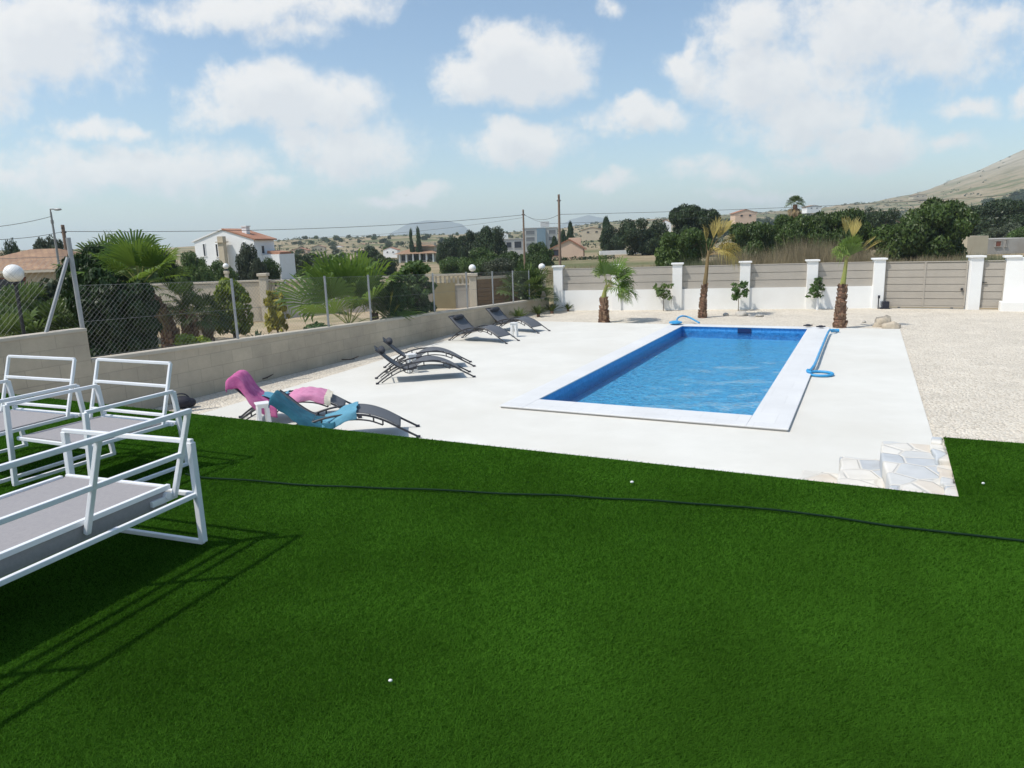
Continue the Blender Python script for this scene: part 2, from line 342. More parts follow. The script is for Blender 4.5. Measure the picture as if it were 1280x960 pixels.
def stonemat():
    mt, nt, out = nm('step_stone'); tc = N(nt, 'ShaderNodeTexCoord'); b = N(nt, 'ShaderNodeBsdfPrincipled', i_Roughness=.85)
    v = N(nt, 'ShaderNodeTexVoronoi', i_Scale=4.2); L(nt, tc.outputs['Object'], v.inputs['Vector'])
    e = N(nt, 'ShaderNodeTexVoronoi', i_Scale=4.2, feature='DISTANCE_TO_EDGE'); L(nt, tc.outputs['Object'], e.inputs['Vector'])
    s = N(nt, 'ShaderNodeSeparateXYZ'); L(nt, v.outputs['Color'], s.inputs[0])
    col = ramp(nt, s.outputs[0], [(0, (.42,.44,.46)), (.25, (.5,.52,.53)), (.33, (.64,.61,.55)), (.8, (.68,.65,.59)), (1, (.6,.54,.46))])
    n1 = N(nt, 'ShaderNodeTexNoise', i_Scale=6., i_Detail=8.); L(nt, tc.outputs['Object'], n1.inputs['Vector'])
    col = mixc(nt, .25, col, n1.outputs['Fac'], 'OVERLAY')
    f = N(nt, 'ShaderNodeMapRange', i_From_Min=.012, i_From_Max=.05); L(nt, e.outputs['Distance'], f.inputs[0])
    col = mixc(nt, f.outputs[0], (.62,.59,.53), col)
    L(nt, col, b.inputs['Base Color'])
    bp = N(nt, 'ShaderNodeBump', i_Strength=.5, i_Distance=.02); L(nt, f.outputs[0], bp.inputs['Height']); L(nt, bp.outputs[0], b.inputs['Normal'])
    L(nt, b.outputs[0], out.inputs[0]); return mt
M['step_stone'] = stonemat()
HAZE = True
# ---------------------------------------------------------------- terrain
WP = [(1.89,26.79),(6.09,25.61),(8.34,25.05),(10.45,24.45),(12.47,23.92),(14.86,22.6),(15.55,22.2),(19.0,20.4)]   # white wall pillars
WU = -10.85                                                             # pool-side face of the block wall (u)
sky_pts = [(-900,300),(0,313),(200,310),(330,302),(370,298.5),(450,296.5),(520,293.5),(600,292),(680,288),(760,277.5),(850,273),(920,267),(1000,262),(1060,256),(1100,250.5),(1150,241),(1200,222),(1240,206),(1280,188),(1400,140),(1600,95),(2200,70)]
_sk = []
for x, y in sky_pts:
    d = ray(x, y); _sk.append((d.x, d.z))
_sk = sorted(_sk); _skt = [a for a, b in _sk]; _ske = [b for a, b in _sk]
def eprof(t): return float(np.interp(t, _skt, _ske))
def ridge(t): return float(np.interp(t, [-.6,-.2,.1,.45,.6,.8], [620,640,760,1050,1500,1700]))
def sstep(a, b, x):
    t = min(1, max(0, (x-a)/(b-a))); return t*t*(3-2*t)
def yardside(x, y):                                                     # >0 beyond the walls
    p = Vector((x, y, 0)); a, b = touv(p)
    s1 = WU-.2-a
    wy = float(np.interp(x, [q[0] for q in WP], [q[1] for q in WP])); s2 = (y-wy)*.93
    return s1, s2
def garden_z(b): return float(np.interp(b, [3, 8, 13, 24], [.62, .58, .42, .28]))
def zt(x, y):
    D = math.hypot(x, y)
    s1, s2 = yardside(x, y); a, b = touv(Vector((x, y, 0)))
    if y <= 1: base = -.6
    else:
        t = x/y
        base = float(np.interp(D, [0, 30, 60, 130], [.15, .15, .1, .3])) if t > .05 else float(np.interp(D, [0, 28, 60, 130], [.25, .2, -.4, -2]))
    if max(s1, s2) < 2.0:
        base = -2.5 + (base+2.5)*sstep(.3, 2.0, max(s1, s2)) if max(s1, s2) > 0 else -2.5
    elif s1 > 0 and D < 30: base = min(base, .1)
    if y > 60:
        t = x/y; Rr = ridge(t); top = H + eprof(t)*y*1.0
        k = ((D-130)/(Rr-130)) if D > 130 else 0
        k = min(1.0, max(0, k)); k = k*k*(3-2*k)*.75 + k*.25
        z = base + (H+eprof(t)*max(y, 1)-base)*k if D <= Rr else (top if False else H+eprof(t)*y*(Rr/D)-(D-Rr)*.02)
        if D > 200:
            amp = min(1, (D-200)/300)*(D/900)
            z += (noise.fractal(Vector((x*.008, y*.008, 3)), 1, 2, 6))*2.0*amp*(1+8*max(0, eprof(t)-.06))
        return z
    return base
ts = [i*.6 for i in range(-100, 101)]; ang = [R_(a) for a in ts] + [R_(60+6*i) for i in range(1, 40)]
rad = [2.0]
while rad[-1] < 5200: rad.append(rad[-1]*(1.028 if rad[-1] < 2000 else 1.08))
V = np.array([(r*math.sin(a), r*math.cos(a), 0) for r in rad for a in ang]); na = len(ang)
for i in range(len(V)): V[i, 2] = zt(V[i, 0], V[i, 1])
Fc = np.array([(j*na+i, j*na+(i+1) % na, (j+1)*na+(i+1) % na, (j+1)*na+i) for j in range(len(rad)-1) for i in range(na)])[:, ::-1]
g = npmesh('ground', V, Fc, M['terrain'], smooth=True); struct(g)
# far blue mountains on the coast
def mountain(px0, px1, prof, Y, label):
    mb = MB(); p0 = atY(px0, 300, Y); p1 = atY(px1, 300, Y)
    def fn(s, t):
        h = 0; xx = px0+(px1-px0)*s
        top = float(np.interp(xx, [q[0] for q in prof], [q[1] for q in prof]))
        zt_ = H + (ray(xx, top).z)*Y
        k = math.sin(math.pi*t)**.8
        p = p0.lerp(p1, s); yy = Y+(t-.5)*900
        n_ = noise.fractal(Vector((p.x*.01, yy*.01, 5)), 1, 2, 5)*6
        return (p.x, yy, -20+(zt_+20)*k+n_*k)
    mb.grid(fn, 60, 24); o = mb.build('mountain', M['far_rock'], smooth=True); struct(o); o['label'] = label
mountain(480, 600, [(480,300),(497,288),(515,279),(540,275.5),(560,276.5),(578,280),(590,290),(600,300)], 3900, 'flat topped blue mountain fading behind the far hills')
mountain(695, 775, [(695,285),(715,274),(735,269.5),(752,273),(775,285)], 4300, 'faint blue mountain behind the pink house')
# ---------------------------------------------------------------- yard sheets
def flat(name, polys, z, mt, parent=None):
    mb = MB()
    for P in polys:
        mb.add([(p.x, p.y, z) for p in P], [tuple(range(len(P)))])
    o = mb.build(name, mt, parent)
    me = o.data
    if me.polygons[0].normal.z < 0: me.flip_normals()
    return o
PU0, PU1, PV0, PV1 = -4.70, -1.30, 10.15, 20.30                         # water edge
CU0, CU1, CV0, CV1 = -5.08, -.80, 9.58, 20.68                           # coping outer edge
far = [Vector((x, y, 0)) for x, y in WP]
gl = uv(WU, 2); gw = uv(WU, touv(far[0])[1])
def ring(u0, u1, v0, v1): return [uv(u0, v0), uv(u1, v0), uv(u1, v1), uv(u0, v1)]
# gravel: pieces around the pool opening
o = flat('gravel', [ring(WU, PU0-.2, 3, 21), ring(PU1+.2, 14, 3, 21), ring(PU0-.2, PU1+.2, 3, PV0-.2), ring(PU0-.2, PU1+.2, PV1+.2, 21),
     [uv(WU, 21), uv(14, 21)] + [Vector((p.x+.0, p.y+.05, 0)) for p in far[::-1]] + [gw]], 0, M['gravel']); struct(o)
DR = .86; DV = 20.95
mb = MB()
def slab(P): mb.prism([(p.x, p.y) for p in P], -.05, .035)
dl = [(-9.55,4.0),(-9.55,7.6),(-9.75,11),(-10.1,15),(-10.3,19),(-10.2,DV)]
slab([uv(PU0-.2, 4)] + [uv(PU0-.2, DV)] + [uv(a, b) for a, b in dl[::-1]])
slab(ring(PU1+.2, DR, 4, DV)); slab(ring(PU0-.2, PU1+.2, 4, PV0-.2)); slab(ring(PU0-.2, PU1+.2, PV1+.2, DV))
o = mb.build('deck', M['deck']); struct(o)
# ---------------------------------------------------------------- pool
pool = thing('swimming_pool', 'long rectangular blue mosaic pool with pale stone coping in the white deck', 'pool', uv(-3, 15.2), -A)
pl = lambda a, b: (a+3, b-15.2)
def lbox(mb, u0, u1, v0, v1, z0, z1):
    a, b = pl(u0, v0), pl(u1, v1); mb.box(((a[0]+b[0])/2, (a[1]+b[1])/2, (z0+z1)/2), (b[0]-a[0], b[1]-a[1], z1-z0))
mb = MB(); t = .12; dp = -.26
lbox(mb, PU0-t, PU0, PV0-t, PV1+t, dp, .055); lbox(mb, PU1, PU1+t, PV0-t, PV1+t, dp, .055)
lbox(mb, PU0, PU1, PV0-t, PV0, dp, .055); lbox(mb, PU0, PU1, PV1, PV1+t, dp, .055)
mb.build('basin_wall', M['mosaic_shaded'], pool)
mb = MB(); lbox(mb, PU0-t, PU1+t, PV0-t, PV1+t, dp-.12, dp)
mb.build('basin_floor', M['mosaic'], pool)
mb = MB(); c0, c1 = .058, .082; e = .035
lbox(mb, CU0, PU0+e, CV0, CV1, c0, c1); lbox(mb, PU1-e, CU1, CV0, CV1, c0, c1)
lbox(mb, PU0+e, PU1-e, CV0, PV0+e, c0, c1); lbox(mb, PU0+e, PU1-e, PV1-e, CV1, c0, c1)
mb.build('coping', M['coping'], pool, bevel=.008)
mb = MB(); lbox(mb, CU0+.02, PU0-t-.002, CV0+.02, CV1-.02, .02, .056); lbox(mb, PU1+t+.002, CU1-.02, CV0+.02, CV1-.02, .02, .056); lbox(mb, PU0-t, PU1+t, CV0+.02, PV0-t-.002, .02, .056); lbox(mb, PU0-t, PU1+t, PV1+t+.002, CV1-.02, .02, .056)
mb.build('coping_bed', M['grey_render'], pool)
sk = MB(); skx = touv(at(931, 412, 0))[0]; lbox(sk, skx-.18, skx+.18, PV1-.03, PV1-.002, -.1, .03); s = sk.build('skimmer', M['skimmer'], pool)
# water
mb = MB(); nx, ny = 40, 110
W_ = uv(PU0, PV0, -.1)
def wf(s, t):
    p = uv(PU0+.002+(PU1-PU0-.004)*s, PV0+.002+(PV1-PV0-.004)*t, -.062)
    p.z += .006*noise.noise(Vector((p.x*2.2, p.y*2.2, 0)))
    return p
mb.grid(wf, nx, ny); w = mb.build('water', M['water'], smooth=True); struct(w); w['label'] = 'rippled bright blue water filling the swimming pool'
# ---------------------------------------------------------------- lawn terrace
LZ = 1.05; LV = 4.66; LV2 = 6.03; LU = .56
lawn_poly = [uv(-9.5, 4.58), uv(LU, LV), uv(LU+.03, LV2), uv(9, LV2+.1), uv(9, -6), uv(-9.5, -6)]
o = flat('lawn', [lawn_poly[::-1]], LZ, M['lawn_base']); struct(o)
mb = MB(); 
def wallseg(mb, p, q, z0, z1, th):
    d = (q-p).normalized(); n = Vector((d.y, -d.x, 0)); 
    mb.prism([(p.x, p.y), (q.x, q.y), ((q+n*th).x, (q+n*th).y), ((p+n*th).x, (p+n*th).y)], z0, z1)
rw = thing('retaining_wall', 'white rendered retaining wall holding up the green lawn terrace', 'wall', uv(0, LV))
def rel(o, p): return p-Vector(o.location)
mb = MB(); off = .015
pts = [uv(-9.5, 4.58-off), uv(LU+off, LV-off), uv(LU+.03+off, LV2-off), uv(9, LV2+.1-off)]
for i in range(3):
    p, q = rel(rw, pts[i]), rel(rw, pts[i+1])
    if i == 1: q = q-(q-p).normalized()*.22
    if i == 0: q = q-(q-p).normalized()*.22
    wallseg(mb, p, q, -.05, LZ-.012, .2)
mb.build('wall_face', M['white_wall'], rw)
mb = MB()                                                              # irregular white stone edge beside the steps
for k in range(9):
    b = LV+.08+k*.155; mb.box(rel(rw, uv(LU-.025+.02*rng.random(), b, LZ-.03-.04*rng.random())), (.07+.04*rng.random(), .16, .05), Matrix.Rotation(-A+rng.uniform(-.15,.15), 3, 'Z'))
mb.build('edge_stones', M['step_stone'], rw, bevel=.012)
st = thing('stone_steps', 'crazy paved stone steps of grey and beige slabs beside the lawn', 'steps', uv(0, 5.3, .04))
def uof(x, y, z): return touv(at(x, y, z))
eu = [uof(x, y, z)[0] for x, y, z in [(1103,560,1.0),(1050,563,.9),(1005,577,.78)]]; eu = [LU-.02]+eu+[eu[2]-.3*k_ for k_ in (1,2,3)]
for k, hgt in enumerate([1.0,.88,.76,.6,.44,.3]):
    u1, u0 = eu[k]+(0 if k == 0 else .02), eu[k+1]
    v1 = [5.97,5.86,5.78,5.76,5.76,5.76][k]
    mb = MB(); P = []
    corners = [uv(u0, LV+.01), uv(u1, LV+.01), uv(u1, v1), uv(u0, v1)]
    for i in range(4):
        a, b = corners[i], corners[(i+1) % 4]
        for j in range(5):
            q = a.lerp(b, j/5); 
            if i in (2, 3) and j: q += Vector((rng.uniform(-.025,.025), rng.uniform(-.025,.025), 0))
            q = rel(st, q); P.append((q.x, q.y))
    mb.prism(P, -.03, hgt-.04); mb.build('step', M['step_stone'], st, bevel=.015)
# ---------------------------------------------------------------- turf blades (nobody could count them)
def turf():
    out = []
    cx, cy = 0, 0
    def zone(y0, y1, n):
        y = y0*(y1/y0)**NR.random(n*2); t = NR.uniform(-1.1, 1.1, n*2); x = t*y
        a = x*UV.x+y*UV.y; b = x*VV.x+y*VV.y
        ok = (b < np.where(a < LU+.02, LV+(a-LU)*.008, LV2)-.01) & (a > -9.4) & (a < 8.9)
        x, y = x[ok], y[ok]; k = len(x)
        th = NR.uniform(0, 2*np.pi, k); w = (.0008+.0009*y)*NR.uniform(.6, 1.3, k); h = (.0075+.001*y)*NR.uniform(.5, 1.15, k)
        lean = NR.normal(0, .95, (k, 2))*h[:, None]; pw_ = np.sin(x*1.7+.9*np.sin(y*1.3))+np.sin(y*2.3+1.1*np.sin(x*2.1)+2); lean[:, 0] += (.2+.22*pw_)*h; lean[:, 1] -= .1*h
        dx, dy = np.cos(th)*w/2, np.sin(th)*w/2
        v = np.zeros((k, 3, 3))
        v[:, 0] = np.stack([x-dx, y-dy, np.full(k, LZ)], 1); v[:, 1] = np.stack([x+dx, y+dy, np.full(k, LZ)], 1)
        v[:, 2] = np.stack([x+lean[:, 0], y+lean[:, 1], LZ+h], 1)
        out.append(v.reshape(-1, 3))
    zone(1.42, 9.3, 1000000)
    V = np.concatenate(out); Fc = np.arange(len(V)).reshape(-1, 3)
    o = npmesh('artificial_grass', V, Fc, M['turf']); tag(o, 'short dark green artificial grass covering the raised lawn', 'grass', kind='stuff')
turf()
# ---------------------------------------------------------------- block wall with chain link fence
def wall_top_z(b): return float(np.interp(b, [8, 25], [ztop0, ztop1]))
_p = uv(WU, 8.6); 
def on_wall(x, y):                                                      # z where the sight line meets the wall's plane
    d = ray(x, y); Y = WU/(d.x*UV.x+d.y*UV.y); p = Vector((d.x*Y, d.y*Y, H+d.z*Y)); return touv(p)[1], p.z
b0, z0_ = on_wall(300, 424); b1, z1_ = on_wall(688, 371.5)
def wtop(b): return z0_+(z1_-z0_)*(b-b0)/(b1-b0)
bj = on_wall(113, 445)[0]; bend = touv(far[0])[1]+.1; zh = on_wall(100, 411)[1]
bw = thing('block_wall', 'long low concrete block wall with pale coping beside the loungers', 'wall', uv(WU, bj), R_(90)-A)
# local x runs along the wall (v), local y points to -u
def wl(b, z, y=0.0): return (b-bj, y, z)
mb = MB()
def slopeblock(mb, ba, bb, za0, zb0, za1, zb1, y0, y1):
    vs = [wl(ba, za0, y0), wl(bb, zb0, y0), wl(bb, zb0, y1), wl(ba, za0, y1), wl(ba, za1, y0), wl(bb, zb1, y0), wl(bb, zb1, y1), wl(ba, za1, y1)]
    mb.add(vs, [(0,3,2,1),(4,5,6,7),(0,1,5,4),(2,3,7,6),(0,4,7,3),(1,2,6,5)])
slopeblock(mb, bj, bend, -.5, -.5, wtop(bj)-.06, wtop(bend)-.06, 0, .2); mb.build('wall_face', M['block'], bw)
mb = MB(); slopeblock(mb, bj+.003, bend, wtop(bj)-.058, wtop(bend)-.058, wtop(bj), wtop(bend), -.02, .22); mb.build('wall_cap', M['cap'], bw, bevel=.008)
hw = thing('block_wall', 'taller end section of the concrete block wall behind the white armchairs', 'wall', uv(WU, bj), R_(90)-A)
mb = MB(); slopeblock(mb, bj-9, bj, -.5, -.5, zh-.05, zh-.05, -.003, .203); mb.build('wall_face', M['block'], hw)
mb = MB(); slopeblock(mb, bj-9, bj, zh-.048, zh-.048, zh, zh, -.02, .22); mb.build('wall_cap', M['cap'], hw, bevel=.01)
# fence
fe = thing('chain_link_fence', 'thin grey chain link fence on top of the low block wall', 'fence', uv(WU-.1, bj), R_(90)-A)
FH = 1.16
pb = [on_wall(x, y)[0] for x, y in [(302,424),(415,407),(468,401),(547,391),(588,385),(620,380.5),(645,377),(665,374.5),(684,372)]]
mb = MB(); L_ = bend-.3-bj; st_ = .085
def ftop(b): return wtop(b)+FH*(1-.12*(b-bj)/(bend-bj))
x = -FH
while x < L_:
    for sgn in (1, -1):
        p, q = [], []
        xa, xb = (x, x+FH) if sgn > 0 else (x+FH, x)
        pa = [xa, 0.0]; pq = [xb, 1.0]
        # clip to 0..L_
        def pt(k): return xa+(xb-xa)*k
        ks = [0, 1]
        lo, hi = 0.0, 1.0
        for lim, s_ in ((0, 1), (L_, -1)):
            ka = (lim-xa)/(xb-xa)
            inside0 = (xa-lim)*s_ >= 0; inside1 = (xb-lim)*s_ >= 0
            if not inside0 and not inside1: lo, hi = 1, 0
            elif not inside0: lo = max(lo, ka)
            elif not inside1: hi = min(hi, ka)
        if hi-lo > .02:
            P = []
            for k in (lo, hi):
                xx = pt(k); bb = bj+xx; P.append((xx, .003*sgn, wtop(bb)+.03+(ftop(bb)-wtop(bb)-.03)*k))
            mb.tube(P, .0013, 3, cap=False)
    x += st_
mb.build('mesh_wire', M['wire'], fe)
mb = MB()
for k in (.02, .5, .985):
    mb.tube([(b-bj, -.005, wtop(b)+FH*.0+(ftop(b)-wtop(b))*k+.01) for b in np.linspace(bj, bend-.3, 20)], .0028, 4)
mb.build('tension_wire', M['wire'], fe)
for b in pb:
    if b > bend-.2: continue
    mb = MB(); mb.tube([(b-bj, .0, wtop(b)-.02), (b-bj, .0, ftop(b)+.03)], .025, 8); mb.build('post', M['galv'], fe)
# tall corner post, with the brace and the dark strut behind
mb = MB(); zc = atY(95, 297, 1).z
def onw(x, y, off=0.0):
    d = ray(x, y); Y = (WU+off)/(d.x*UV.x+d.y*UV.y); return touv(Vector((d.x*Y, d.y*Y, 0)))[1], H+d.z*Y
pb_, pz_ = onw(107, 409, -.1); tb_, tz_ = onw(94, 297, -.1)
tl = (pb_-bj-.05)
mb.tube([(tl, .0, zh-.02), (tl-.01, 0, tz_)], .035, 10); mb.build('corner_post', M['galv'], fe)
bb_, bz_ = onw(58, 413, -.1); b2_, z2_ = onw(92, 322, -.1)
mb = MB(); mb.tube([(bb_-bj, .02, zh-.01), (tl-.05, .02, z2_)], .028, 8); mb.build('brace', M['galv'], fe)
mb = MB(); 
for k in range(0, 34):
    xa = tl-.04-k*.085
    mb.tube([(xa, .004, zh+.02), (xa-FH*.95, .004, zh+FH*.95)], .0013, 3, cap=False); mb.tube([(xa-FH*.95, -.004, zh+.02), (xa, -.004, zh+FH*.95)], .0013, 3, cap=False)
mb.tube([(tl, .0, zh+FH*.95), (tl-4, 0, zh+FH*.95)], .0028, 4)
mb.build('mesh_wire', M['wire'], fe)
# garden soil behind the wall
mb = MB()
def gs(s, t):
    a = WU-.2-10*s; b = -1+26.3*t; p = uv(a, b); z = garden_z(b)-.02+.05*noise.noise(Vector((p.x*1.2, p.y*1.2, 0)))-.35*sstep(5.0, 10, 10*s)
    return (p.x, p.y, z)
mb.grid(gs, 40, 90); o = mb.build('garden_soil', M['soil'], smooth=True); struct(o)
if o.data.polygons[0].normal.z < 0: o.data.flip_normals()
# ---------------------------------------------------------------- white boundary wall, slat panels, gates
PH = 1.62
ww = thing('boundary_wall', 'white rendered boundary wall with capped pillars and grey slat panels', 'wall', far[0])
base = Vector(ww.location)
def pillar(p, w=.34, h=PH):
    mb = MB(); p = p-base; d = Matrix.Rotation(math.atan2(-2.87, 10.58), 3, 'Z')
    mb.box((p.x, p.y, h/2-.25), (w, w, h+.5), d); o = mb.build('pillar', M['white_wall'], ww, bevel=.006)
    mb = MB(); mb.box((p.x, p.y, h+.03), (w+.09, w+.09, .055), d); mb.build('pillar_cap', M['white_wall'], o, bevel=.006)
PT = [0, .36, .72]
pil = [far[0], far[0].lerp(far[1], .5), far[1], far[2], far[3], far[4]]
for p in pil: pillar(p)
for i in range(5):
    a, b = pil[i]-base, pil[i+1]-base; d = (b-a).normalized(); a2, b2 = a+d*.17, b-d*.17; n = Vector((d.y, -d.x, 0)); c = (a2+b2)/2; Mz = Matrix((d, -n, Vector((0,0,1)))).transposed(); ln = (b2-a2).length
    mb = MB(); mb.box((c.x, c.y, .15), (ln, .2, 1.2), Mz); mb.build('low_wall', M['white_wall'], ww)
    mb = MB()
    for k in range(3):
        mb.box((c.x, c.y, .75+.005+.125+k*.262), (ln-.01, .03, .245), Mz)
    mb.box((c.x-n.x*.03, c.y-n.y*.03, 1.14), (ln-.01, .012, .78), Mz)
    mb.bar(a2+Vector((0,0,1.55)), b2+Vector((0,0,1.55)), .05, .03)
    mb.build('slat_panel', M['slat'], ww)
g2 = far[5]
gp_ = thing('gate_pillar', 'white capped pillar between the sliding gate and the small gate', 'pillar', g2, math.atan2(-2.87, 10.58))
mb = MB(); mb.box((0, 0, PH/2-.2), (.34, .34, PH+.45)); mb.build('shaft', M['white_wall'], gp_, bevel=.006)
mb = MB(); mb.box((0, 0, PH+.055), (.44, .44, .06)); mb.build('pillar_cap', M['white_wall'], gp_, bevel=.006)
ep = thing('end_wall', 'thick white wall block with cap at the right end of the yard', 'wall', far[6]+Vector((.0,0,0)), math.atan2(-1.8, 3.45))
mb = MB(); mb.box((1.95, .1, PH/2-.2), (3.9, .38, PH+.4)); mb.build('wall_face', M['white_wall'], ep, bevel=.006)
mb = MB(); mb.box((.16, .1, PH+.035), (.46, .48, .06)); mb.build('wall_cap', M['white_wall'], ep, bevel=.006)
mb = MB(); mb.box((.5, -.32, .12), (1.2, .4, .34)); mb.build('plinth', M['white_wall'], ep, bevel=.01)
def gate(name, label, cat, a, b, h, mid):
    c = (a+b)/2; t = thing(name, label, cat, c, math.atan2((b-a).y, (b-a).x)); w = (b-a).length
    mb = MB(); n = 6; bh = (h-.12)/n
    for k in range(n): mb.box((0, 0, .1+bh*(k+.5)), (w-.1, .03, bh-.018))
    mb.box((0, .025, .1+h/2-.06), (w-.1, .012, h-.12)); mb.build('board_panel', M['gate'], t)
    mb = MB()
    for x in ([-w/2+.025, w/2-.025]+([0] if mid else [])): mb.box((x, -.012, h/2+.04), (.05, .05, h-.06))
    mb.bar((-w/2, -.012, h+.01), (w/2, -.012, h+.01), .05, .03); mb.bar((-w/2, -.012, .075), (w/2, -.012, .075), .05, .05)
    mb.build('gate_frame', M['gate'], t); return t, w
dd = (far[5]-far[4]).normalized()
ga, w = gate('sliding_gate', 'wide grey metal sliding gate of horizontal boards', 'gate', far[4]+dd*.18-Vector((0,.0,0)), far[5]-dd*.19, PH-.1, True)
mb = MB(); mb.tube([(w/2-.12, -.06, .6), (w/2-.12, -.06, .68)], .035, 8); mb.build('handle', M['dark'], ga)
for x in (-w/2+.5, w/2-.35):
    mb = MB(); mb.tube([(x, -.02, .035), (x, .03, .035)], .04, 10); mb.build('roller', M['dark'], ga)
mb = MB(); mb.box((0, -.02, .008), (w+.2, .06, .02)); mb.build('floor_rail', M['galv'], ga)
dd2 = (far[6]-far[5]).normalized()
gb, w = gate('pedestrian_gate', 'narrow grey metal pedestrian gate of horizontal boards', 'gate', far[5]+dd2*.18, far[6]+dd2*.02, PH-.1, False)
mb = MB(); mb.bar((-w/2+.06, -.06, .85), (-w/2+.17, -.06, .85), .025); mb.bar((-w/2+.06, -.02, .85), (-w/2+.06, -.07, .85), .025); mb.build('handle', M['dark'], gb)
gm = thing('gate_motor', 'small dark box motor with upright post beside the sliding gate', 'gate motor', at(1102, 385.5)+Vector((-.03,-.12,0)), math.atan2(-2.87, 10.58))
mb = MB(); mb.box((.05, 0, .02), (.3, .22, .04)); mb.box((.08, 0, .14), (.2, .18, .22)); mb.build('housing', M['black_plastic'], gm, bevel=.015)
mb = MB(); mb.tube([(-.14, 0, 0), (-.14, 0, .36)], .018, 8); mb.box((-.135, 0, .4), (.06, .06, .1)); mb.build('beam_sensor', M['black_plastic'], gm)
# ---------------------------------------------------------------- curved loungers
def spline(P, n=8):
    out = []; P = [Vector(p) for p in P]; P = [P[0]*2-P[1]]+P+[P[-1]*2-P[-2]]
    for i in range(1, len(P)-2):
        for k in range(n):
            t = k/n; a, b, c, d = P[i-1:i+3]
            out.append(.5*((2*b)+(c-a)*t+(2*a-5*b+4*c-d)*t*t+(3*b-a-3*c+d)*t**3))
    out.append(P[-2]); return out
BACK = [(.02,.66),(.12,.575),(.28,.42),(.45,.30),(.62,.245),(.78,.265)]
LEGS = [(.74,.285),(.88,.36),(1.05,.395),(1.25,.365),(1.45,.285),(1.65,.165)]
ARCH = [(.02,.015),(.16,.12),(.34,.235),(.55,.325),(.8,.375),(1.05,.378),(1.25,.348),(1.45,.268),(1.65,.15),(1.88,.015)]
LOW = [(.1,.02),(.24,.11),(.42,.2),(.62,.26),(.85,.3),(1.05,.31),(1.25,.28),(1.42,.21)]
def prof(P, y, n=6): return [Vector((p.x, y, p.y)) for p in [Vector((q[0], q[1], 0)) for q in [(w.x, w.y) for w in spline([(a, b, 0) for a, b in P], n)]]]
def make_lounger(label):
    t = thing('sun_lounger', label, 'sun lounger', (0,0,0), 0, 'curved loungers on the white deck')
    hw_ = .29
    def sling(P, name):
        mb = MB(); c = prof(P, 0, 6); n = len(c)-1
        def fn(s, q):
            i = s*n; k = min(int(i), n-1); p = c[k].lerp(c[k+1], i-k); sag = .012*(1-(2*q-1)**2)
            return (p.x, (q-.5)*2*(hw_-.01), p.z+.004-sag)
        mb.grid(fn, n, 6); return mb.build(name, M['sling'], t, smooth=True, solid=.006)
    sling(BACK, 'back_sling'); sling(LEGS, 'leg_sling')
    for sd in (-1, 1):
        y = sd*hw_
        mb = MB(); mb.tube(prof(BACK, y, 5), .014, 8); mb.build('back_rail', M['dark_metal'], t, smooth=True)
        mb = MB(); mb.tube(prof(ARCH, y, 4), .015, 8); a = mb.build('arch_rail', M['dark_metal'], t, smooth=True)
        mb = MB(); mb.tube(prof(LOW, y, 4), .011, 6)
        for (xa, za), (xb, zb) in (((.3,.205),(.3,.14)),((.62,.345),(.62,.262)),((.92,.38),(.92,.31)),((1.3,.335),(1.3,.265)),((1.42,.285),(1.42,.212))): mb.tube([(xa, y, za), (xb, y, zb)], .012, 6)
        mb.build('lower_rail', M['dark_metal'], t, smooth=True)
        for fx in (.02, 1.88):
            mb = MB(); mb.tube([(fx-.03, y, .016), (fx+.03, y, .016)], .02, 8); mb.build('foot_cap', M['black_plastic'], a)
    for x, z in ((.24,.16),(.5,.31),(.78,.3),(1.25,.345),(1.62,.16),(.03,.655)):
        mb = MB(); mb.tube([(x, -hw_, z), (x, hw_, z)], .012, 6); mb.build('crossbar', M['dark_metal'], t)
    for sd in (-1, 1):
        mb = MB(); mb.tube(spline([(.5, sd*hw_*1.04, .31), (.56, sd*hw_*1.1, .2), (.68, sd*hw_*1.1, .19), (.72, sd*hw_*1.04, .3)], 4), .009, 6); mb.build('hinge_bracket', M['dark_metal'], t)
    mb = MB(); pts = [(.15, y, .615-.0) for y in np.linspace(-.21, .21, 9)]
    mb.tube(pts, [.03,.058,.066,.068,.068,.068,.066,.058,.03], 12); mb.build('headrest_pillow', M['pillow'], t, smooth=True)
    return t
LL = ['dark lounger nearest the block wall end, its back and knees under pink towels', 'dark lounger nearest the lawn edge, draped with teal towels',
      'bare dark lounger, the nearer to the pool of the overlapping middle pair', 'bare dark lounger, the nearer to the block wall of the overlapping middle pair',
      'bare dark lounger with flat leg rest, just in front of the farthest lounger', 'farthest dark lounger, next to the small cycads']
lg = make_lounger(LL[0])
def place(i, fx, fy, hd, side):                     # pixel of one front foot; heading of the leg end in (u, v)
    h = Vector(hd).normalized(); hv = UV*h.x+VV*h.y; per = Vector((-hv.y, hv.x, 0))
    f = at(fx, fy, .035); org = f-hv*1.88-per*(side*.29); org.z = .035
    rz = math.atan2(hv.y, hv.x)
    o = lg if i == 0 else dup(lg, org, rz, LL[i])
    o.location = org; o.rotation_euler = (0, 0, rz); return o
# side: +1 when the measured foot is the one on the left of the heading
lo = [place(0, 452, 512, (.81,.59), 1), place(1, 523, 547, (.82,.57), -1), place(2, 592.6, 471.7, (.78,.63), -1), place(3, 588, 453, (.79,.61), 1), place(4, 633, 430, (1,-.12), -1), place(5, 673, 417, (1,-.16), -1)]
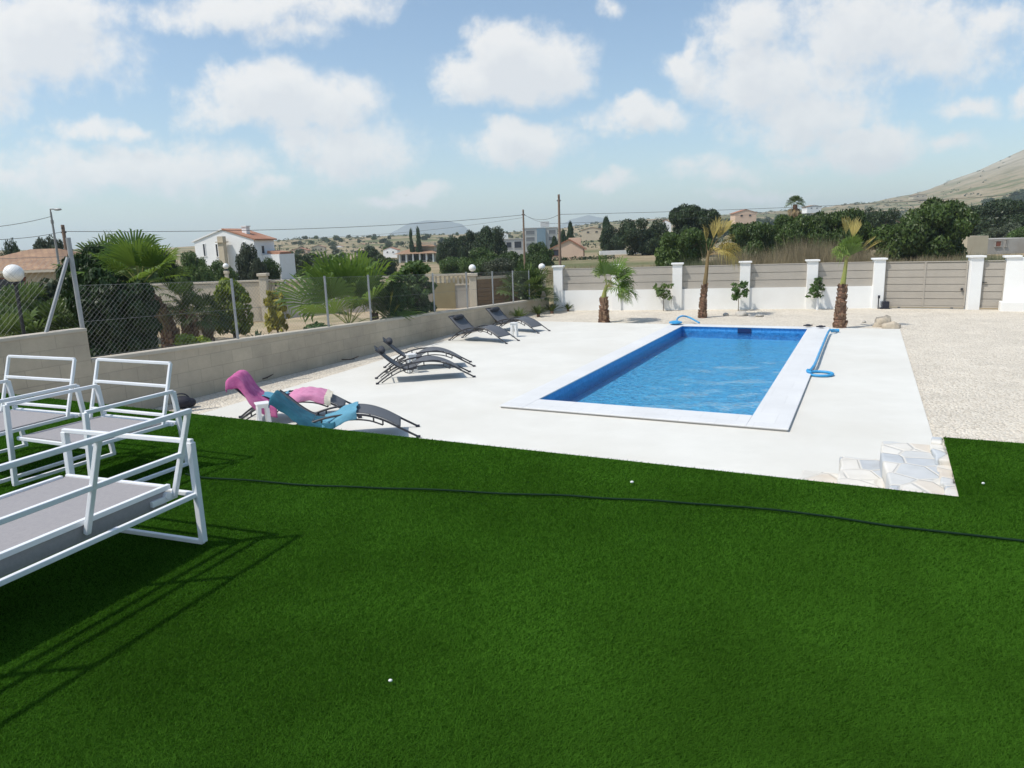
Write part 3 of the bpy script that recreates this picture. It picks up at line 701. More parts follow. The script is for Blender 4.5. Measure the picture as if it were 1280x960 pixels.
# ---------------------------------------------------------------- towels
def towel(lounger, P, y0, y1, mt, label, lift=.02, drop=0.0, end=None, skew=0.0, seed=1, name='towel'):
    t = thing(name, label, 'towel', lounger.location, lounger.rotation_euler.z)
    c = prof(P, 0, 8); n = len(c)-1
    def mk(s0, s1):
        mb = MB()
        def fn(s, q):
            s_ = s0+(s1-s0)*s; i = s_*n; k = min(int(i), n-1); p = c[k].lerp(c[k+1], i-k); y = y0+(y1-y0)*q+skew*s_*(1 if q < .5 else .6)
            wr = .03*abs(noise.noise(Vector((p.x*3+seed*7, y*12+p.x*5, seed))))-.008+.012*noise.noise(Vector((p.x*13, y*11, seed*3)))
            d = 0
            for e, sg in ((.285, 1), (-.285, -1)):
                if (y-e)*sg > 0: ex = (y-e)*sg; d = -drop*max(0, ex-.02)*(.3+.7*sstep(0, .3, s_)); y = e+sg*(min(ex, .03)+.12*ex+.02*math.sin(p.x*17+seed)*min(1, ex/.1))
            return (p.x+.03*noise.noise(Vector((y*7, seed, 2)))*(1 if s_ in (0, 1) else .3), y, p.z+lift+wr+d)
        mb.grid(fn, 40, 26); return mb
    mk(0, end or 1).build('cloth', mt, t, smooth=True, solid=.012)
    return t, mk
OVER = [(.0,.58),(.0,.66),(.06,.725),(.15,.735),(.235,.63),(.3,.5),(.38,.4),(.52,.295),(.68,.265)]
t, mk = towel(lo[0], OVER, -.50, .34, M['pink'], 'bright pink towel hung over the head of the lounger by the wall', drop=.85, seed=2)
mb = MB(); cc = prof(OVER, 0, 8)
mb.grid(lambda s, q: (cc[int(s*14)].x-.006, .30+.045*q, cc[int(s*14)].z+.03-.15*q*q-.01*math.sin(9*s)), 14, 4); mb.build('peach_edge', M['peach'], t, smooth=True, solid=.01)
KN = [(.72,.30),(.84,.35),(.95,.39),(1.05,.405),(1.2,.39),(1.36,.345),(1.46,.3)]
t, mk = towel(lo[0], KN, -.42, .3, M['pink_pale'], 'pale pink towel with a cream end over the knee rest', drop=.8, end=.86, seed=4)
mk(.85, 1).build('cream_end', M['cream'], t, smooth=True, solid=.02)
SE = [(.42,.34),(.52,.31),(.62,.29),(.72,.31),(.8,.345)]
towel(lo[0], SE, .0, .3, M['lblue'], 'small light blue cloth on the seat beside the pink towels', lift=.05, seed=6)
for ch_ in [c for c in lo[1].children if c.name.startswith('headrest')]: bpy.data.objects.remove(ch_)
OV2 = [(-.01,.58),(-.005,.64),(.025,.675),(.1,.61),(.2,.51),(.3,.42),(.42,.335),(.56,.27),(.7,.265),(.8,.29)]
towel(lo[1], OV2, -.46, .1, M['teal'], 'dark teal towel hung over the head of the lounger by the lawn', drop=.85, skew=.06, seed=8)
KN2 = [(.62,.255),(.74,.285),(.86,.35),(.98,.395),(1.08,.41)]
towel(lo[1], KN2, -.43, .27, M['lblue'], 'lighter blue towel crumpled on the seat of the lounger by the lawn', drop=.8, seed=11)
# ---------------------------------------------------------------- small white side tables
def side_table(label, loc, rz):
    t = thing('side_table', label, 'side table', loc, rz, 'white side tables between the loungers')
    mb = MB(); mb.box((0, 0, .385), (.2, .2, .022)); mb.build('tabletop', M['white_plastic'], t, bevel=.008)
    mb = MB(); mb.box((0, 0, .35), (.16, .16, .045)); mb.build('apron', M['white_plastic'], t)
    for sx in (-1, 1):
        for sy in (-1, 1):
            mb = MB(); mb.bar((sx*.055, sy*.055, .34), (sx*.07, sy*.07, 0), .05); mb.build('leg', M['white_plastic'], t)
    return t
s0 = side_table('white plastic side table between the towel draped loungers', at(331, 536, .035), .5)
dup(s0, at(515, 466, .035), .45, 'white plastic side table between the middle pair of loungers')
dup(s0, at(643, 421, .035), -.3, 'white plastic side table between the two farthest loungers')
# ---------------------------------------------------------------- garden seats of white tube
T_ = .0245
def armchair(label, loc, rz):
    t = thing('armchair_frame', label, 'armchair', loc, rz, 'white metal armchairs at the back of the lawn')
    W = .80; D = .66     # local x: width, local y: away from the sitter's front (front y=0)
    for sd in (0, 1):
        x = sd*W; mb = MB()
        mb.bar((x, -.0, .57), (x, D, .57), T_)
        mb.bar((x, .0, .57), (x, -.03, .02), .031, up=(1,0,0)); mb.bar((x, D, .57), (x, D+.05, .02), .031, up=(1,0,0))
        mb.bar((x, -.045, .018), (x, D+.065, .018), T_); mb.build('side_frame', M['white_metal'], t, bevel=.004)
    mb = MB(); z = .33
    mb.bar((.02, .03, z), (W-.02, .03, z), T_); mb.bar((.02, D-.02, z), (W-.02, D-.02, z), T_)
    for x in (.06, W-.06): mb.bar((x, .03, z), (x, D-.02, z), T_)
    mb.bar((0, D+.02, .33), (W, D+.02, .33), T_)
    mb.build('seat_frame', M['white_metal'], t, bevel=.004)
    mb = MB(); mb.box((W/2, D/2-.02, z+.012), (W-.13, D-.1, .02)); mb.build('seat_panel', M['seat_mesh'], t)
    mb = MB(); p0 = [Vector((-.03, D-.07, z)), Vector((W-.06, D-.07, z))]; dlt = Vector((0, .13, .43))
    for p in p0: mb.bar(p, p+dlt, T_*.9, up=(1,0,0))
    for k in (1, .63, .17): mb.bar(p0[0]+dlt*k, p0[1]+dlt*k, T_*.9)
    mb.build('back_frame', M['white_metal'], t, bevel=.004); return t
ca = math.atan2(-.41, .91)
nl = atY(107, 519, 4.32); nl.z = LZ
cx_, cy_ = Vector((math.cos(ca), math.sin(ca), 0)), Vector((-math.sin(ca), math.cos(ca), 0))
a0 = armchair('white metal armchair frame with grey seat, in front of the wall step', nl-cx_*.80+Vector((0,0,.018)), ca)
dup(a0, a0.location-cx_*.96+cy_*(-.06), ca+.03, 'white metal armchair frame cut off by the left edge of the picture')
# bench seen from behind
SL = Vector((.352, .936, 0)).normalized(); SD = Vector((-SL.y, SL.x, 0))
so = thing('sofa_frame', 'large white metal sofa frame with grey seat, nearest on the lawn', 'sofa', at(250, 688, LZ)+Vector((0,0,.018)), math.atan2(SL.y, SL.x))
LN = 1.75      # local x away from the camera, origin at the far back foot; local y to the sitter's front
for x in (0.03, -LN):
    mb = MB(); mb.bar((x, 0, .018), (x, .93, .018), T_); mb.bar((x, 0, .018), (x, .0, .57), .033, up=(1,0,0)); mb.bar((x, .93, .018), (x, .91, .57), .033, up=(1,0,0)); mb.bar((x, -.01, .575), (x, .92, .575), T_)
    mb.build('side_frame', M['white_metal'], so, bevel=.004)
mb = MB(); mb.bar((.03, .004, .285), (-LN, .004, .285), T_); mb.bar((0, .9, .285), (-LN, .9, .285), T_); mb.bar((0.03, .02, .285), (0.03, .9, .285), T_); mb.bar((-LN, .03, .285), (-LN, .9, .285), T_)
mb.build('seat_frame', M['white_metal'], so, bevel=.004)
mb = MB(); mb.box((-LN/2+.01, .485, .335), (LN-.14, .70, .012)); mb.box((-LN/2+.01, .128, .295), (LN-.14, .012, .085)); mb.build('seat_panel', M['seat_mesh'], so)
mb = MB(); mb.bar((-.03, .125, .34), (-LN+.08, .125, .34), .026); mb.bar((-.08, .84, .34), (-LN+.08, .84, .34), .026); mb.bar((-.05, .14, .34), (-.05, .84, .34), .022); mb.build('panel_edge', M['white_metal'], so, bevel=.003)
mb = MB(); q0 = Vector((0, .105, .285)); dl_ = Vector((0, -.165, .465))
for x in (-.02, -.53, -1.3, -LN+.06): mb.bar(q0+Vector((x,0,0)), q0+dl_+Vector((x,0,0)), .025, up=(1,0,0))
for k in (1, .5): mb.bar(q0+dl_*k+Vector((-.005,0,0)), q0+dl_*k+Vector((-LN+.04,0,0)), .025)
mb.build('back_frame', M['white_metal'], so, bevel=.004)
mb = MB(); mb.bar((-.0, .12, .285), (-.16, .12, .285), .03); mb.tube([(-.06, .1, .3), (-.06, .16, .3)], .02, 8); mb.build('hinge', M['white_metal'], so)
# ---------------------------------------------------------------- small things
def chain(px, z): return [at(x, y, z) for x, y in px]
p = spline(chain([(232,592),(255,597),(330,602),(400,607),(480,610),(560,613),(630,617),(700,619),(780,624),(850,628),(960,637),(1030,645),(1100,655),(1190,666),(1290,677),(1360,686)], LZ+.016), 6)
p = [q+Vector((0,0,.006*noise.noise(q*3))) for q in p]
mb = MB(); mb.tube(p, .0062, 6); tag(mb.build('garden_hose', M['cable'], smooth=True), 'thin dark green hose lying across the lawn', 'hose')
for i, (x, y, s, lb) in enumerate([(488,850.5,.0065,'white pebble on the lawn nearest the camera'),(790,602.5,.010,'white pebble on the lawn edge in front of the pool'),(1229,604,.008,'white pebble on the lawn right of the stone steps')]):
    mb = MB(); mb.sphere((0,0,0), s, 6, (1.2,.9,.8)); o = mb.build('pebble', M['litter'], smooth=True); o.location = at(x, y, LZ+.022); tag(o, lb, 'pebble', 'white pebbles on the lawn')
b = thing('bag', 'black bag with a strap on the gravel behind the white armchair', 'bag', at(229, 512, 0)+Vector((-.05,.1,0)), .2)
mb = MB(); mb.sphere((0,0,.11), .14, 10, (1.25,.8,.75)); mb.sphere((.12,.02,.09), .1, 8, (1,.8,.8)); mb.build('body', M['bag'], b, smooth=True)
mb = MB(); mb.tube(spline([(-.14,0,.16),(-.08,.02,.24),(.02,.02,.25),(.09,.02,.21),(.13,.02,.14)], 5), .012, 6); mb.build('strap', M['bag'], b, smooth=True)
for x, y, rz, lb in [(322,477,.35,'thin dark twig on gravel behind the pink towel'),(505,429,-.05,'dark twig on gravel behind the middle loungers'),(432,452,-.1,'dark twig on gravel under the wall stain')]:
    mb = MB(); mb.tube(spline([(-.3,0,.02),(-.1,.02,.05),(.12,-.01,.05),(.32,.03,.12)], 4), [.012]*12+[.004], 5); mb.tube([(.1,0,.05),(.2,.08,.04)], .006, 4); o = mb.build('twig', M['twig']); o.location = at(x, y, 0); o.rotation_euler = (0,0,rz); tag(o, lb, 'twig', 'fallen twigs along the wall')
# pool hoses
cz = .035+.03
h = thing('pool_hose', 'blue corrugated pool hose coiled on the right side of the pool', 'pool hose', at(1024, 467, .035))
def rl(o, P): return [q-Vector(o.location) for q in P]
def corr(pts, r): 
    pts = spline(pts, 10); return pts, [r*(1+.1*math.sin(i*2.1)) for i in range(len(pts))]
cc = at(1025, 467, cz); RR = .17
run = chain([(1041,412.5),(1037,413),(1034,418),(1026,437),(1018,456)], cz+.07)
run = [at(1046,414.5,cz)] + [q for q in run] 
ringp = [cc+Vector((math.cos(a_)*RR*1.25, math.sin(a_)*RR*1.25, 0)) for a_ in np.linspace(2.6, 2.6+2*math.pi*1.15, 20)]
for i, q in enumerate(ringp): q.z += .045*(i > 15)
pts, rr = corr(rl(h, run+ringp), .025); mb = MB(); mb.tube(pts, rr, 8); mb.build('tube', M['blue_hose'], h, smooth=True)
mb = MB(); q = at(1041, 413, cz+.02)-Vector(h.location); mb.tube([q+Vector((-.05,0,0)), q+Vector((.14,-.05,0))], .042, 10); mb.build('end_cuff', M['blue_hose'], h)
h2 = thing('pool_hose', 'blue hose arching off the far left corner of the pool', 'pool hose', at(846, 404.5, .1))
P = rl(h2, [at(846,404,.14), atY(847,398,21.4), atY(853,395,21.5), atY(862,397,21.5), at(874,403.5,.12)])
pts, rr = corr(P, .026); mb = MB(); mb.tube(pts, rr, 8); mb.build('tube', M['blue_hose'], h2, smooth=True)
mb = MB(); mb.lathe([(.12,0),(.19,.02),(.19,.055),(.1,.08),(.05,.09)], 18, (-.06,-.1,.012)); mb.build('suction_plate', M['blue_hose'], h2)
for x, y, lb in [(1010,407.5,'small dark fitting on the far coping, left one'),(1026,409,'small dark fitting on the far right coping corner')]:
    mb = MB(); mb.lathe([(.07,0),(.07,.03),(.04,.05)], 12); mb.bar((-.12,0,.02),(.12,0,.02),.03); o = mb.build('pool_fitting', M['black_plastic']); o.location = at(x, y, .11); tag(o, lb, 'fitting', 'pool fittings')
def rock(label, loc, s, seed, mt='rock', group=None):
    mb = MB(); mb.sphere((0,0,0), 1, 10); v = []
    for q in mb.v:
        p = Vector(q); k = 1+.35*noise.noise(p*1.3+Vector((seed*5,0,0)))+.15*noise.noise(p*3.7+Vector((0,seed,0))); v.append((p.x*k*s[0], p.y*k*s[1], max(-.25, p.z*k)*s[2]))
    mb.v = v; o = mb.build('rock', M[mt], smooth=True); o.location = loc; return tag(o, label, 'rock', group)
RG = 'rocks lying on the gravel'
for i, (x, y, s, lb, mt) in enumerate([(1103,407,(.26,.2,.26),'taller beige rock left of its neighbour near the sliding gate','rock'),(1114,409,(.24,.2,.16),'lower beige rock on the right of the pair near the gate','rock'),(1080,402.5,(.05,.05,.05),'small dark stone beside the beige rocks','rockgrey'),
    (927,394,(.19,.16,.13),'grey rock on gravel under the middle sapling','rockgrey'),(907,394,(.09,.08,.08),'small stone left of the grey rock under the middle sapling','rockgrey'),(949,395,(.13,.1,.06),'flat stone right of the grey rock under the middle sapling','rockgrey')]):
    rock(lb, at(x, y, .02), s, i+1, mt, RG)
# ---------------------------------------------------------------- plants
def fan_leaf(mb, pet, o, d, plen, rad, droop=.25, nseg=22, spread=2.0, fold=.25, wob=.1, pr=.012):
    """one palmate leaf: petiole from o along d, then a pleated fan of pointed segments"""
    o = Vector(o); d = Vector(d).normalized(); hub = o+d*plen+Vector((0,0,-.12*plen*(1-abs(d.z))))
    if pet is not None: pet.tube([o, o+d*plen*.5+Vector((0,0,.02*plen)), hub], [pr, pr*.8, pr*.6], 4)
    dd = (hub-(o+d*plen*.5)).normalized(); side = dd.cross(Vector((0,0,1)))
    if side.length < .1: side = Vector((1,0,0))
    side.normalize(); nrm = side.cross(dd).normalized()
    tw = rng.uniform(-.5, .5); side, nrm = side*math.cos(tw)+nrm*math.sin(tw), nrm*math.cos(tw)-side*math.sin(tw)
    for i in range(nseg):
        a = -spread+2*spread*(i+.5)/nseg; l = rad*(1-.22*(abs(a)/spread)**2)*rng.uniform(.9, 1.06)
        v = dd*math.cos(a)+side*math.sin(a)+nrm*(fold*abs(math.sin(a))); v.normalize()
        wv = (side*math.cos(a)-dd*math.sin(a)); hw = l*spread/nseg*.52
        p1 = hub+v*l*.55+nrm*(hw*.5*(-1)**i); p2 = hub+v*l*.8+Vector((0,0,-droop*l*.15)); p3 = hub+v*l*.96+Vector((rng.uniform(-wob,wob)*l, rng.uniform(-wob,wob)*l, -droop*l*rng.uniform(.35,.8)))
        mb.add([hub, p1-wv*hw, p1+wv*hw, p2-wv*hw*.75, p2+wv*hw*.75, p3], [(0,1,2),(1,3,4,2),(3,5,4)])
def leafcloud(clumps, n, size, aspect=1.6, shell=.55, up=0.0, seed=1, jit=.6):
    """leaf cards spread through overlapping clumps (centre, radii)"""
    r = np.random.default_rng(seed); w = np.array([c[1][0]*c[1][1]+c[1][0]*c[1][2]+c[1][1]*c[1][2] for c in clumps]); w = w/w.sum()
    cnt = np.maximum(4, (w*n).astype(int)); out = []
    for (c, rd), k in zip(clumps, cnt):
        d = r.normal(size=(k, 3)); d /= np.linalg.norm(d, axis=1)[:, None]
        rr = r.uniform(shell**3, 1.08, k)**(1/3); p = np.array(c)+d*rr[:, None]*np.array(rd)
        nn = d+r.normal(0, jit, (k, 3)); nn[:, 2] += .25; nn /= np.linalg.norm(nn, axis=1)[:, None]
        a = np.cross(nn, r.normal(size=(k, 3))+np.array([0, 0, up*4])); a /= np.linalg.norm(a, axis=1)[:, None]; b = np.cross(nn, a)
        s = size*r.uniform(.6, 1.35, k)[:, None]
        long, short = (b, a) if up else (a, b)
        q = np.stack([p-long*s*aspect/2, p-short*s*.5+long*s*.05, p+long*s*aspect/2+nn*s*.15, p+short*s*.5+long*s*.05], 1); out.append(q.reshape(-1, 3))
    V = np.concatenate(out); return V, np.arange(len(V)).reshape(-1, 4)
def crown(name, clumps, n, size, mt, parent, **k):
    V, Fc = leafcloud(clumps, n, size, **k); return npmesh(name, V, Fc, M[mt], parent)
def clumpset(seed, n, R, Z0, Z1, rmin, rmax, flat=.8, prof_=None, core=True):
    r = random.Random(seed); out = []
    for i in range(n):
        z = r.random(); k = (prof_(z) if prof_ else math.sin(math.pi*(.15+.8*z))**.6); a = r.uniform(0, 6.283); q = R*k*math.sqrt(r.uniform(.15, 1)); s = r.uniform(rmin, rmax)
        q = max(0, min(q, R*k-s*.55)) if R*k > s*.55 else 0
        out.append(((q*math.cos(a), q*math.sin(a), Z0+(Z1-Z0)*z), (s, s, s*flat)))
    return out
def gz(x, y):
    a, b = touv(Vector((x, y, 0)))
    return garden_z(b)-.02 if WU-8 < a < WU-.1 and b < 24.5 else zt(x, y)
def gloc(px, Y):
    p = atY(px, 400, Y); p.z = gz(p.x, p.y); return p
def htop(px, py, Y, base): return atY(px, py, Y).z-base
# --- the three young palms in the yard
def palm_trunk(parent, h, r0, r1, bulge=True, lean=(0,0)):
    mb = MB(); n = 46; pts, rr = [], []
    for i in range(n+1):
        t = i/n; r = r0+(r1-r0)*t**.8; r *= 1+.05*math.sin(i*1.9)+(.09*rng.uniform(-1,1))
        pts.append((lean[0]*t*t, lean[1]*t*t, h*t)); rr.append(r)
    mb.tube(pts, rr, 12)
    mb.build('trunk', M['palm_trunk'], parent); mb = MB()
    for i in range(110):                                      # cut leaf bases
        t = rng.random()**1.2*.96; a = rng.uniform(0, 6.28); r = r0+(r1-r0)*t**.8; c = Vector((lean[0]*t*t+math.cos(a)*r, lean[1]*t*t+math.sin(a)*r, h*t))
        mb.bar(c-Vector((0,0,.03)), c+Vector((math.cos(a)*.032, math.sin(a)*.032, .07)), .055, .02, up=(math.cos(a), math.sin(a), 0))
    mb.build('leaf_bases', M['leaf_base'], parent)
PG = 'young palms around the pool'
p1 = thing('palm_tree', 'young green palm with thick short trunk, its crown blown sideways', 'palm tree', at(755, 404, -.02), 0, PG)
palm_trunk(p1, .82, .155, .1)
mb = MB(); mb.tube([(0,0,.8),(.03,0,1.0),(.1,0,1.2)], [.09,.06,.05], 8); mb.build('stem', M['petiole'], p1)
mb, pe = MB(), MB()
for i, (a, el, pl_, rad, dr) in enumerate([(0.1,.35,.4,.55,.5),(.5,.7,.5,.6,.35),(-.4,.6,.5,.6,.4),(0.2,1.0,.55,.62,.2),(2.2,1.25,.5,.55,.15),(-1.9,1.15,.45,.5,.3),(.0,-.05,.45,.6,.6),(-.8,.1,.4,.55,.6),(.9,.15,.4,.55,.6),(2.9,1.35,.6,.5,.1)]):
    fan_leaf(mb, pe, (.1,0,1.15), (math.cos(a)*math.cos(el), math.sin(a)*math.cos(el), math.sin(el)), pl_, rad*1.12, dr, 26, 1.9)
mb.build('crown', M['leaf_fan'], p1); pe.build('leaf_stalks', M['petiole'], p1)
mb = MB()
for a, el in [(.3,-.35),(-.5,-.3),(3.0,.9),(2.6,1.2)]: fan_leaf(mb, None, (.12,0,1.1), (math.cos(a)*math.cos(el), math.sin(a)*math.cos(el), math.sin(el)), .4, .5, .7, 18, 1.3)
mb.build('pale_fronds', M['leaf_pale'], p1)
p2 = thing('palm_tree', 'tall thin palm with drooping dried yellow fronds behind the far pool edge', 'palm tree', at(878, 398, -.02), 0, PG)
palm_trunk(p2, 1.12, .115, .065, lean=(.06,0))
mb = MB(); mb.tube([(.06,0,1.1),(.1,0,1.5),(.12,0,1.85),(.16,0,2.15)], [.075,.06,.05,.045], 8); mb.build('stem', M['leaf_drybrown'], p2)
mb, pe = MB(), MB()
for i, (a, el, pl_, rad, dr) in enumerate([(.2,.5,.5,.75,1.1),(-.3,.4,.45,.75,1.2),(.6,.3,.4,.7,1.3),(0,.15,.4,.7,1.3),(-.7,.25,.35,.65,1.3),(.0,1.05,.6,.85,.1),(.3,.95,.65,.85,.15),(-.2,1.3,.55,.8,.1),(2.8,1.4,.4,.7,.15),(0.1,.7,.55,.7,.8)]):
    fan_leaf(mb, pe, (.14,0,2.0), (math.cos(a)*math.cos(el), math.sin(a)*math.cos(el), math.sin(el)), pl_, rad, dr, 20, .75 if el > .9 else 1.2, wob=.14)
mb.build('crown', M['leaf_dry'], p2); pe.build('leaf_stalks', M['leaf_drybrown'], p2)
p3 = thing('palm_tree', 'young palm with upright bundled green and yellow leaves near the pool corner', 'palm tree', at(1050, 410, .02), 0, PG)
palm_trunk(p3, 1.18, .165, .085)
mb = MB(); mb.tube([(0,0,1.15),(.03,0,1.4),(.05,0,1.65),(.07,0,1.9)], [.08,.06,.05,.04], 8); mb.build('stem', M['petiole'], p3)
mb, pe = MB(), MB()
for a, el, pl_, rad, dr in [(-1.2,1.2,.25,.62,.1),(-.6,1.3,.22,.66,.1),(.5,1.3,.25,.62,.1),(-1.6,1.0,.2,.6,.3),(1.5,1.3,.2,.55,.2)]: fan_leaf(mb, pe, (.07,0,1.75), (math.cos(a)*math.cos(el), math.sin(a)*math.cos(el), math.sin(el)), pl_, rad, dr, 24, .95, fold=.1)
mb.build('crown', M['leaf_fan'], p3); pe.build('leaf_stalks', M['petiole'], p3)
mb = MB()
for a, el, pl_, rad, dr in [(2.9,1.0,.15,.55,.9),(3.4,1.2,.2,.5,.7),(2.4,.8,.12,.5,1.0)]: fan_leaf(mb, None, (.05,0,1.75), (math.cos(a)*math.cos(el), math.sin(a)*math.cos(el), math.sin(el)), pl_, rad, dr, 18, 1.3)
mb.build('pale_fronds', M['leaf_pale'], p3)
mb = MB()
for a, el, pl_, rad, dr in [(.2,1.35,.65,.6,0),(1.6,1.4,.75,.55,0),(3.0,1.4,.7,.6,0),(-.2,.65,.5,.6,.1),(.1,.75,.55,.55,.1)]: fan_leaf(mb, None, (.07,0,1.75), (math.cos(a)*math.cos(el), math.sin(a)*math.cos(el), math.sin(el)), pl_, rad, dr, 14, .5)
mb.build('dry_fronds', M['leaf_dry'], p3)
# --- citrus saplings along the wall
for i, (x, y, hh, w_, mt, lb) in enumerate([(828,388,.92,.33,'leaf_citrus_pale','pale yellowish citrus sapling, leftmost along the white wall'),(921,388,.95,.3,'leaf_citrus','dark leaved citrus sapling in front of a pillar, above the grey rock'),(1019,387,1.05,.3,'leaf_citrus','dark leaved citrus sapling with white wrapped stem left of the bundled palm')]):
    p = at(x, y, 0); p.y -= .15
    t = thing('citrus_sapling', lb, 'sapling', p, 0, 'citrus saplings along the white wall')
    mb = MB(); mb.tube([(0,0,-.02),(.01,.01,.25),(-.01,0,.5),(.03,.02,hh*.75)], [.014,.013,.012,.006], 6)
    for k in range(9):
        a = rng.uniform(0, 6.28); mb.tube([(0,0,.42+.03*k),(w_*.5*math.cos(a),w_*.5*math.sin(a),.55+.04*k),(w_*.85*math.cos(a),w_*.85*math.sin(a),.62+.04*k)], [.007,.005,.003], 4)
    mb.build('stem', M['trunk'], t)
    if i == 2: mb = MB(); mb.tube([(0.005,0,0),(.005,.005,.4)], .045, 8); mb.build('stem_guard', M['white_plastic'], t)
    cl = [((rng.uniform(-.8,.8)*w_, rng.uniform(-.8,.8)*w_, rng.uniform(.45, hh)), (.1,.1,.09)) for k in range(17)]
    crown('crown', cl, 230, .08, mt, t, aspect=1.9, shell=.1, seed=40+i)
# --- cycads
def cycad(label, loc, s, seed):
    r = random.Random(seed); t = thing('cycad', label, 'cycad', loc, 0, 'small cycads along the wall'); mb = MB()
    for k in range(26):
        a = r.uniform(0, 6.28); el = r.uniform(.45, 1.25); l = s*r.uniform(.8, 1.1); d = Vector((math.cos(a)*math.cos(el), math.sin(a)*math.cos(el), math.sin(el))); sd = Vector((-math.sin(a), math.cos(a), 0)); prev = None
        for j in range(11):
            q = j/10; p = Vector((0,0,.12*s))+d*l*q+Vector((0,0,-.25*l*q*q)); w_ = s*.15*(math.sin(math.pi*min(1,q*.95+.08)))**.6
            if j:
                for sg in (-1, 1): mb.add([p-d*.03*s, p+d*.035*s, p+sd*w_*sg+d*.1*s+Vector((0,0,.05*s))], [(0,1,2)])
            if prev is not None: mb.add([prev-sd*.008, prev+sd*.008, p+sd*.005, p-sd*.005], [(0,1,2,3)])
            prev = p
    mb.build('fronds', M['leaf_cycad'], t)
    mb = MB(); mb.lathe([(.1*s,-.02),(.13*s,.06*s),(.11*s,.16*s),(.05*s,.2*s)], 10); mb.build('stem', M['palm_trunk'], t)
cyc = [(620,404,.5,'small cycad half hidden behind the back of the farthest lounger'),(649,401.5,.62,'cycad just right of the farthest lounger back'),(673,396,.58,'cycad left of its close neighbour by the white wall end pillar'),(690,392,.6,'cycad right of its close neighbour by the white wall end pillar'),(710,389,.42,'smallest cycad, in front of the white wall itself')]
for i, (x, y, s, lb) in enumerate(cyc): cycad(lb, at(x, y, 0), s*.85, 70+i)
# --- neighbour's garden
def palm(name, label, loc, th, cr, nl, seed, mt='leaf_fan', dead=0, rt=.16, lean=(0,0), pl_=.6, el0=-.25, el1=1.45, segs=24, cat='palm tree', droop=.3):
    t = thing(name, label, cat, loc); st0 = rng.getstate(); rng.seed(seed)
    palm_trunk(t, th, rt, rt*.8, lean=lean); mb, pe = MB(), MB(); o = (lean[0], lean[1], th)
    for k in range(nl):
        a = k*2.4+rng.uniform(-.3,.3); el = el0+(el1-el0)*((k+.5)/nl)**.9; d = (math.cos(a)*math.cos(el), math.sin(a)*math.cos(el), math.sin(el))
        fan_leaf(mb, pe, o, d, cr*pl_*rng.uniform(.85,1.1), cr*.62*rng.uniform(.85,1.15), droop, segs, 1.9)
    mb.build('crown', M[mt], t); pe.build('leaf_stalks', M['petiole'], t)
    if dead:
        mb = MB()
        for k in range(dead):
            a = rng.uniform(0,6.28); el = rng.uniform(-1.2,-.5); fan_leaf(mb, None, o, (math.cos(a)*math.cos(el), math.sin(a)*math.cos(el), math.sin(el)), cr*.4, cr*.45, .8, 12, 1.1)
        mb.build('dead_fronds', M['leaf_drybrown'], t)
    rng.setstate(st0); return t
l = gloc(212, 15.8); palm('fan_palm', 'large fan palm with brown trunk behind the chain link fence', l, 1.42, 1.3, 15, 3, 'leaf_fan', 8, .2, (-.5,-.1), el0=-.1, pl_=.46, segs=38, droop=.3)
l = gloc(140, 18.6); palm('fan_palm', 'fan palm crown just behind the conifer column hedge', l, 1.6, 1.15, 14, 5, 'leaf_fan_dark', 6, .15, el0=-.1, pl_=.46, segs=26, droop=.2)
for i, (x, Y, th, cr, lb) in enumerate([(240,15.6,.78,.5,'low dark palm with short trunk right of the large fan palm'),(258,16.6,.68,.55,'low dark palm between the other low palm and the lime green bush'),(232,17.6,.95,.6,'dark palm half hidden behind the trunk of the large fan palm')]):
    palm('fan_palm', lb, gloc(x, Y), th, cr, 15, 20+i, 'leaf_fan_dark', 5, .1, el0=-.45, droop=.7)
l = gloc(436, 19.0); palm('fan_palm', 'broad trunkless fan palm clump behind the middle fence post', l, .15, 2.1, 15, 31, 'leaf_fan', 4, .14, el0=.25, segs=34, pl_=.5)
l = gloc(468, 20.2); palm('fan_palm', 'young palm with a yellowing leaf beside the broad palm clump', l, .35, 1.0, 12, 33, 'leaf_fan_dark', 2, .1, el0=.45)
mb = MB(); yl = thing('palm_shoot', 'single yellow palm leaf leaning right of the broad palm clump', 'palm', gloc(482, 18.9)); pe = MB()
fan_leaf(mb, pe, (0,0,.1), (.25,0,.95), .55, .55, 0, 14, .4); fan_leaf(mb, pe, (0,0,.1), (.5,.1,.8), .4, .4, .2, 14, .5); mb.build('leaf', M['leaf_yellow'], yl); pe.build('leaf_stalks', M['petiole'], yl)
def bush(name, label, cat, loc, R, Hh, n, size, mt, seed, nc=30, aspect=1.6, up=0, rmin=.25, rmax=.45, prof_=None, stems=3, z0=.08, flat=.85, group=None):
    t = thing(name, label, cat, loc, 0, group); s = R
    cl = clumpset(seed, nc, R, Hh*z0+rmin*s*.6, Hh-rmin*s*.6, rmin*s, rmax*s, flat, prof_); cl += [((0,0,Hh*.5), (R*.55,R*.55,Hh*.38))]
    crown('foliage', cl, n, size, mt, t, aspect=aspect, up=up, seed=seed)
    mb = MB(); r = random.Random(seed)
    for k in range(stems):
        a = r.uniform(0,6.28); mb.tube([(0,0,-.15),(.1*R*math.cos(a),.1*R*math.sin(a),Hh*.3),(.35*R*math.cos(a),.35*R*math.sin(a),Hh*.7)], [.05*R+.01,.035*R+.006,.01], 5)
    mb.build('stem', M['trunk'], t); return t
cone = lambda z: (1-z)**.55*.95+.05
col_ = lambda z: min(1, .75+z*.5) if z < .7 else max(.15, 1-((z-.7)/.3)**2*.75)
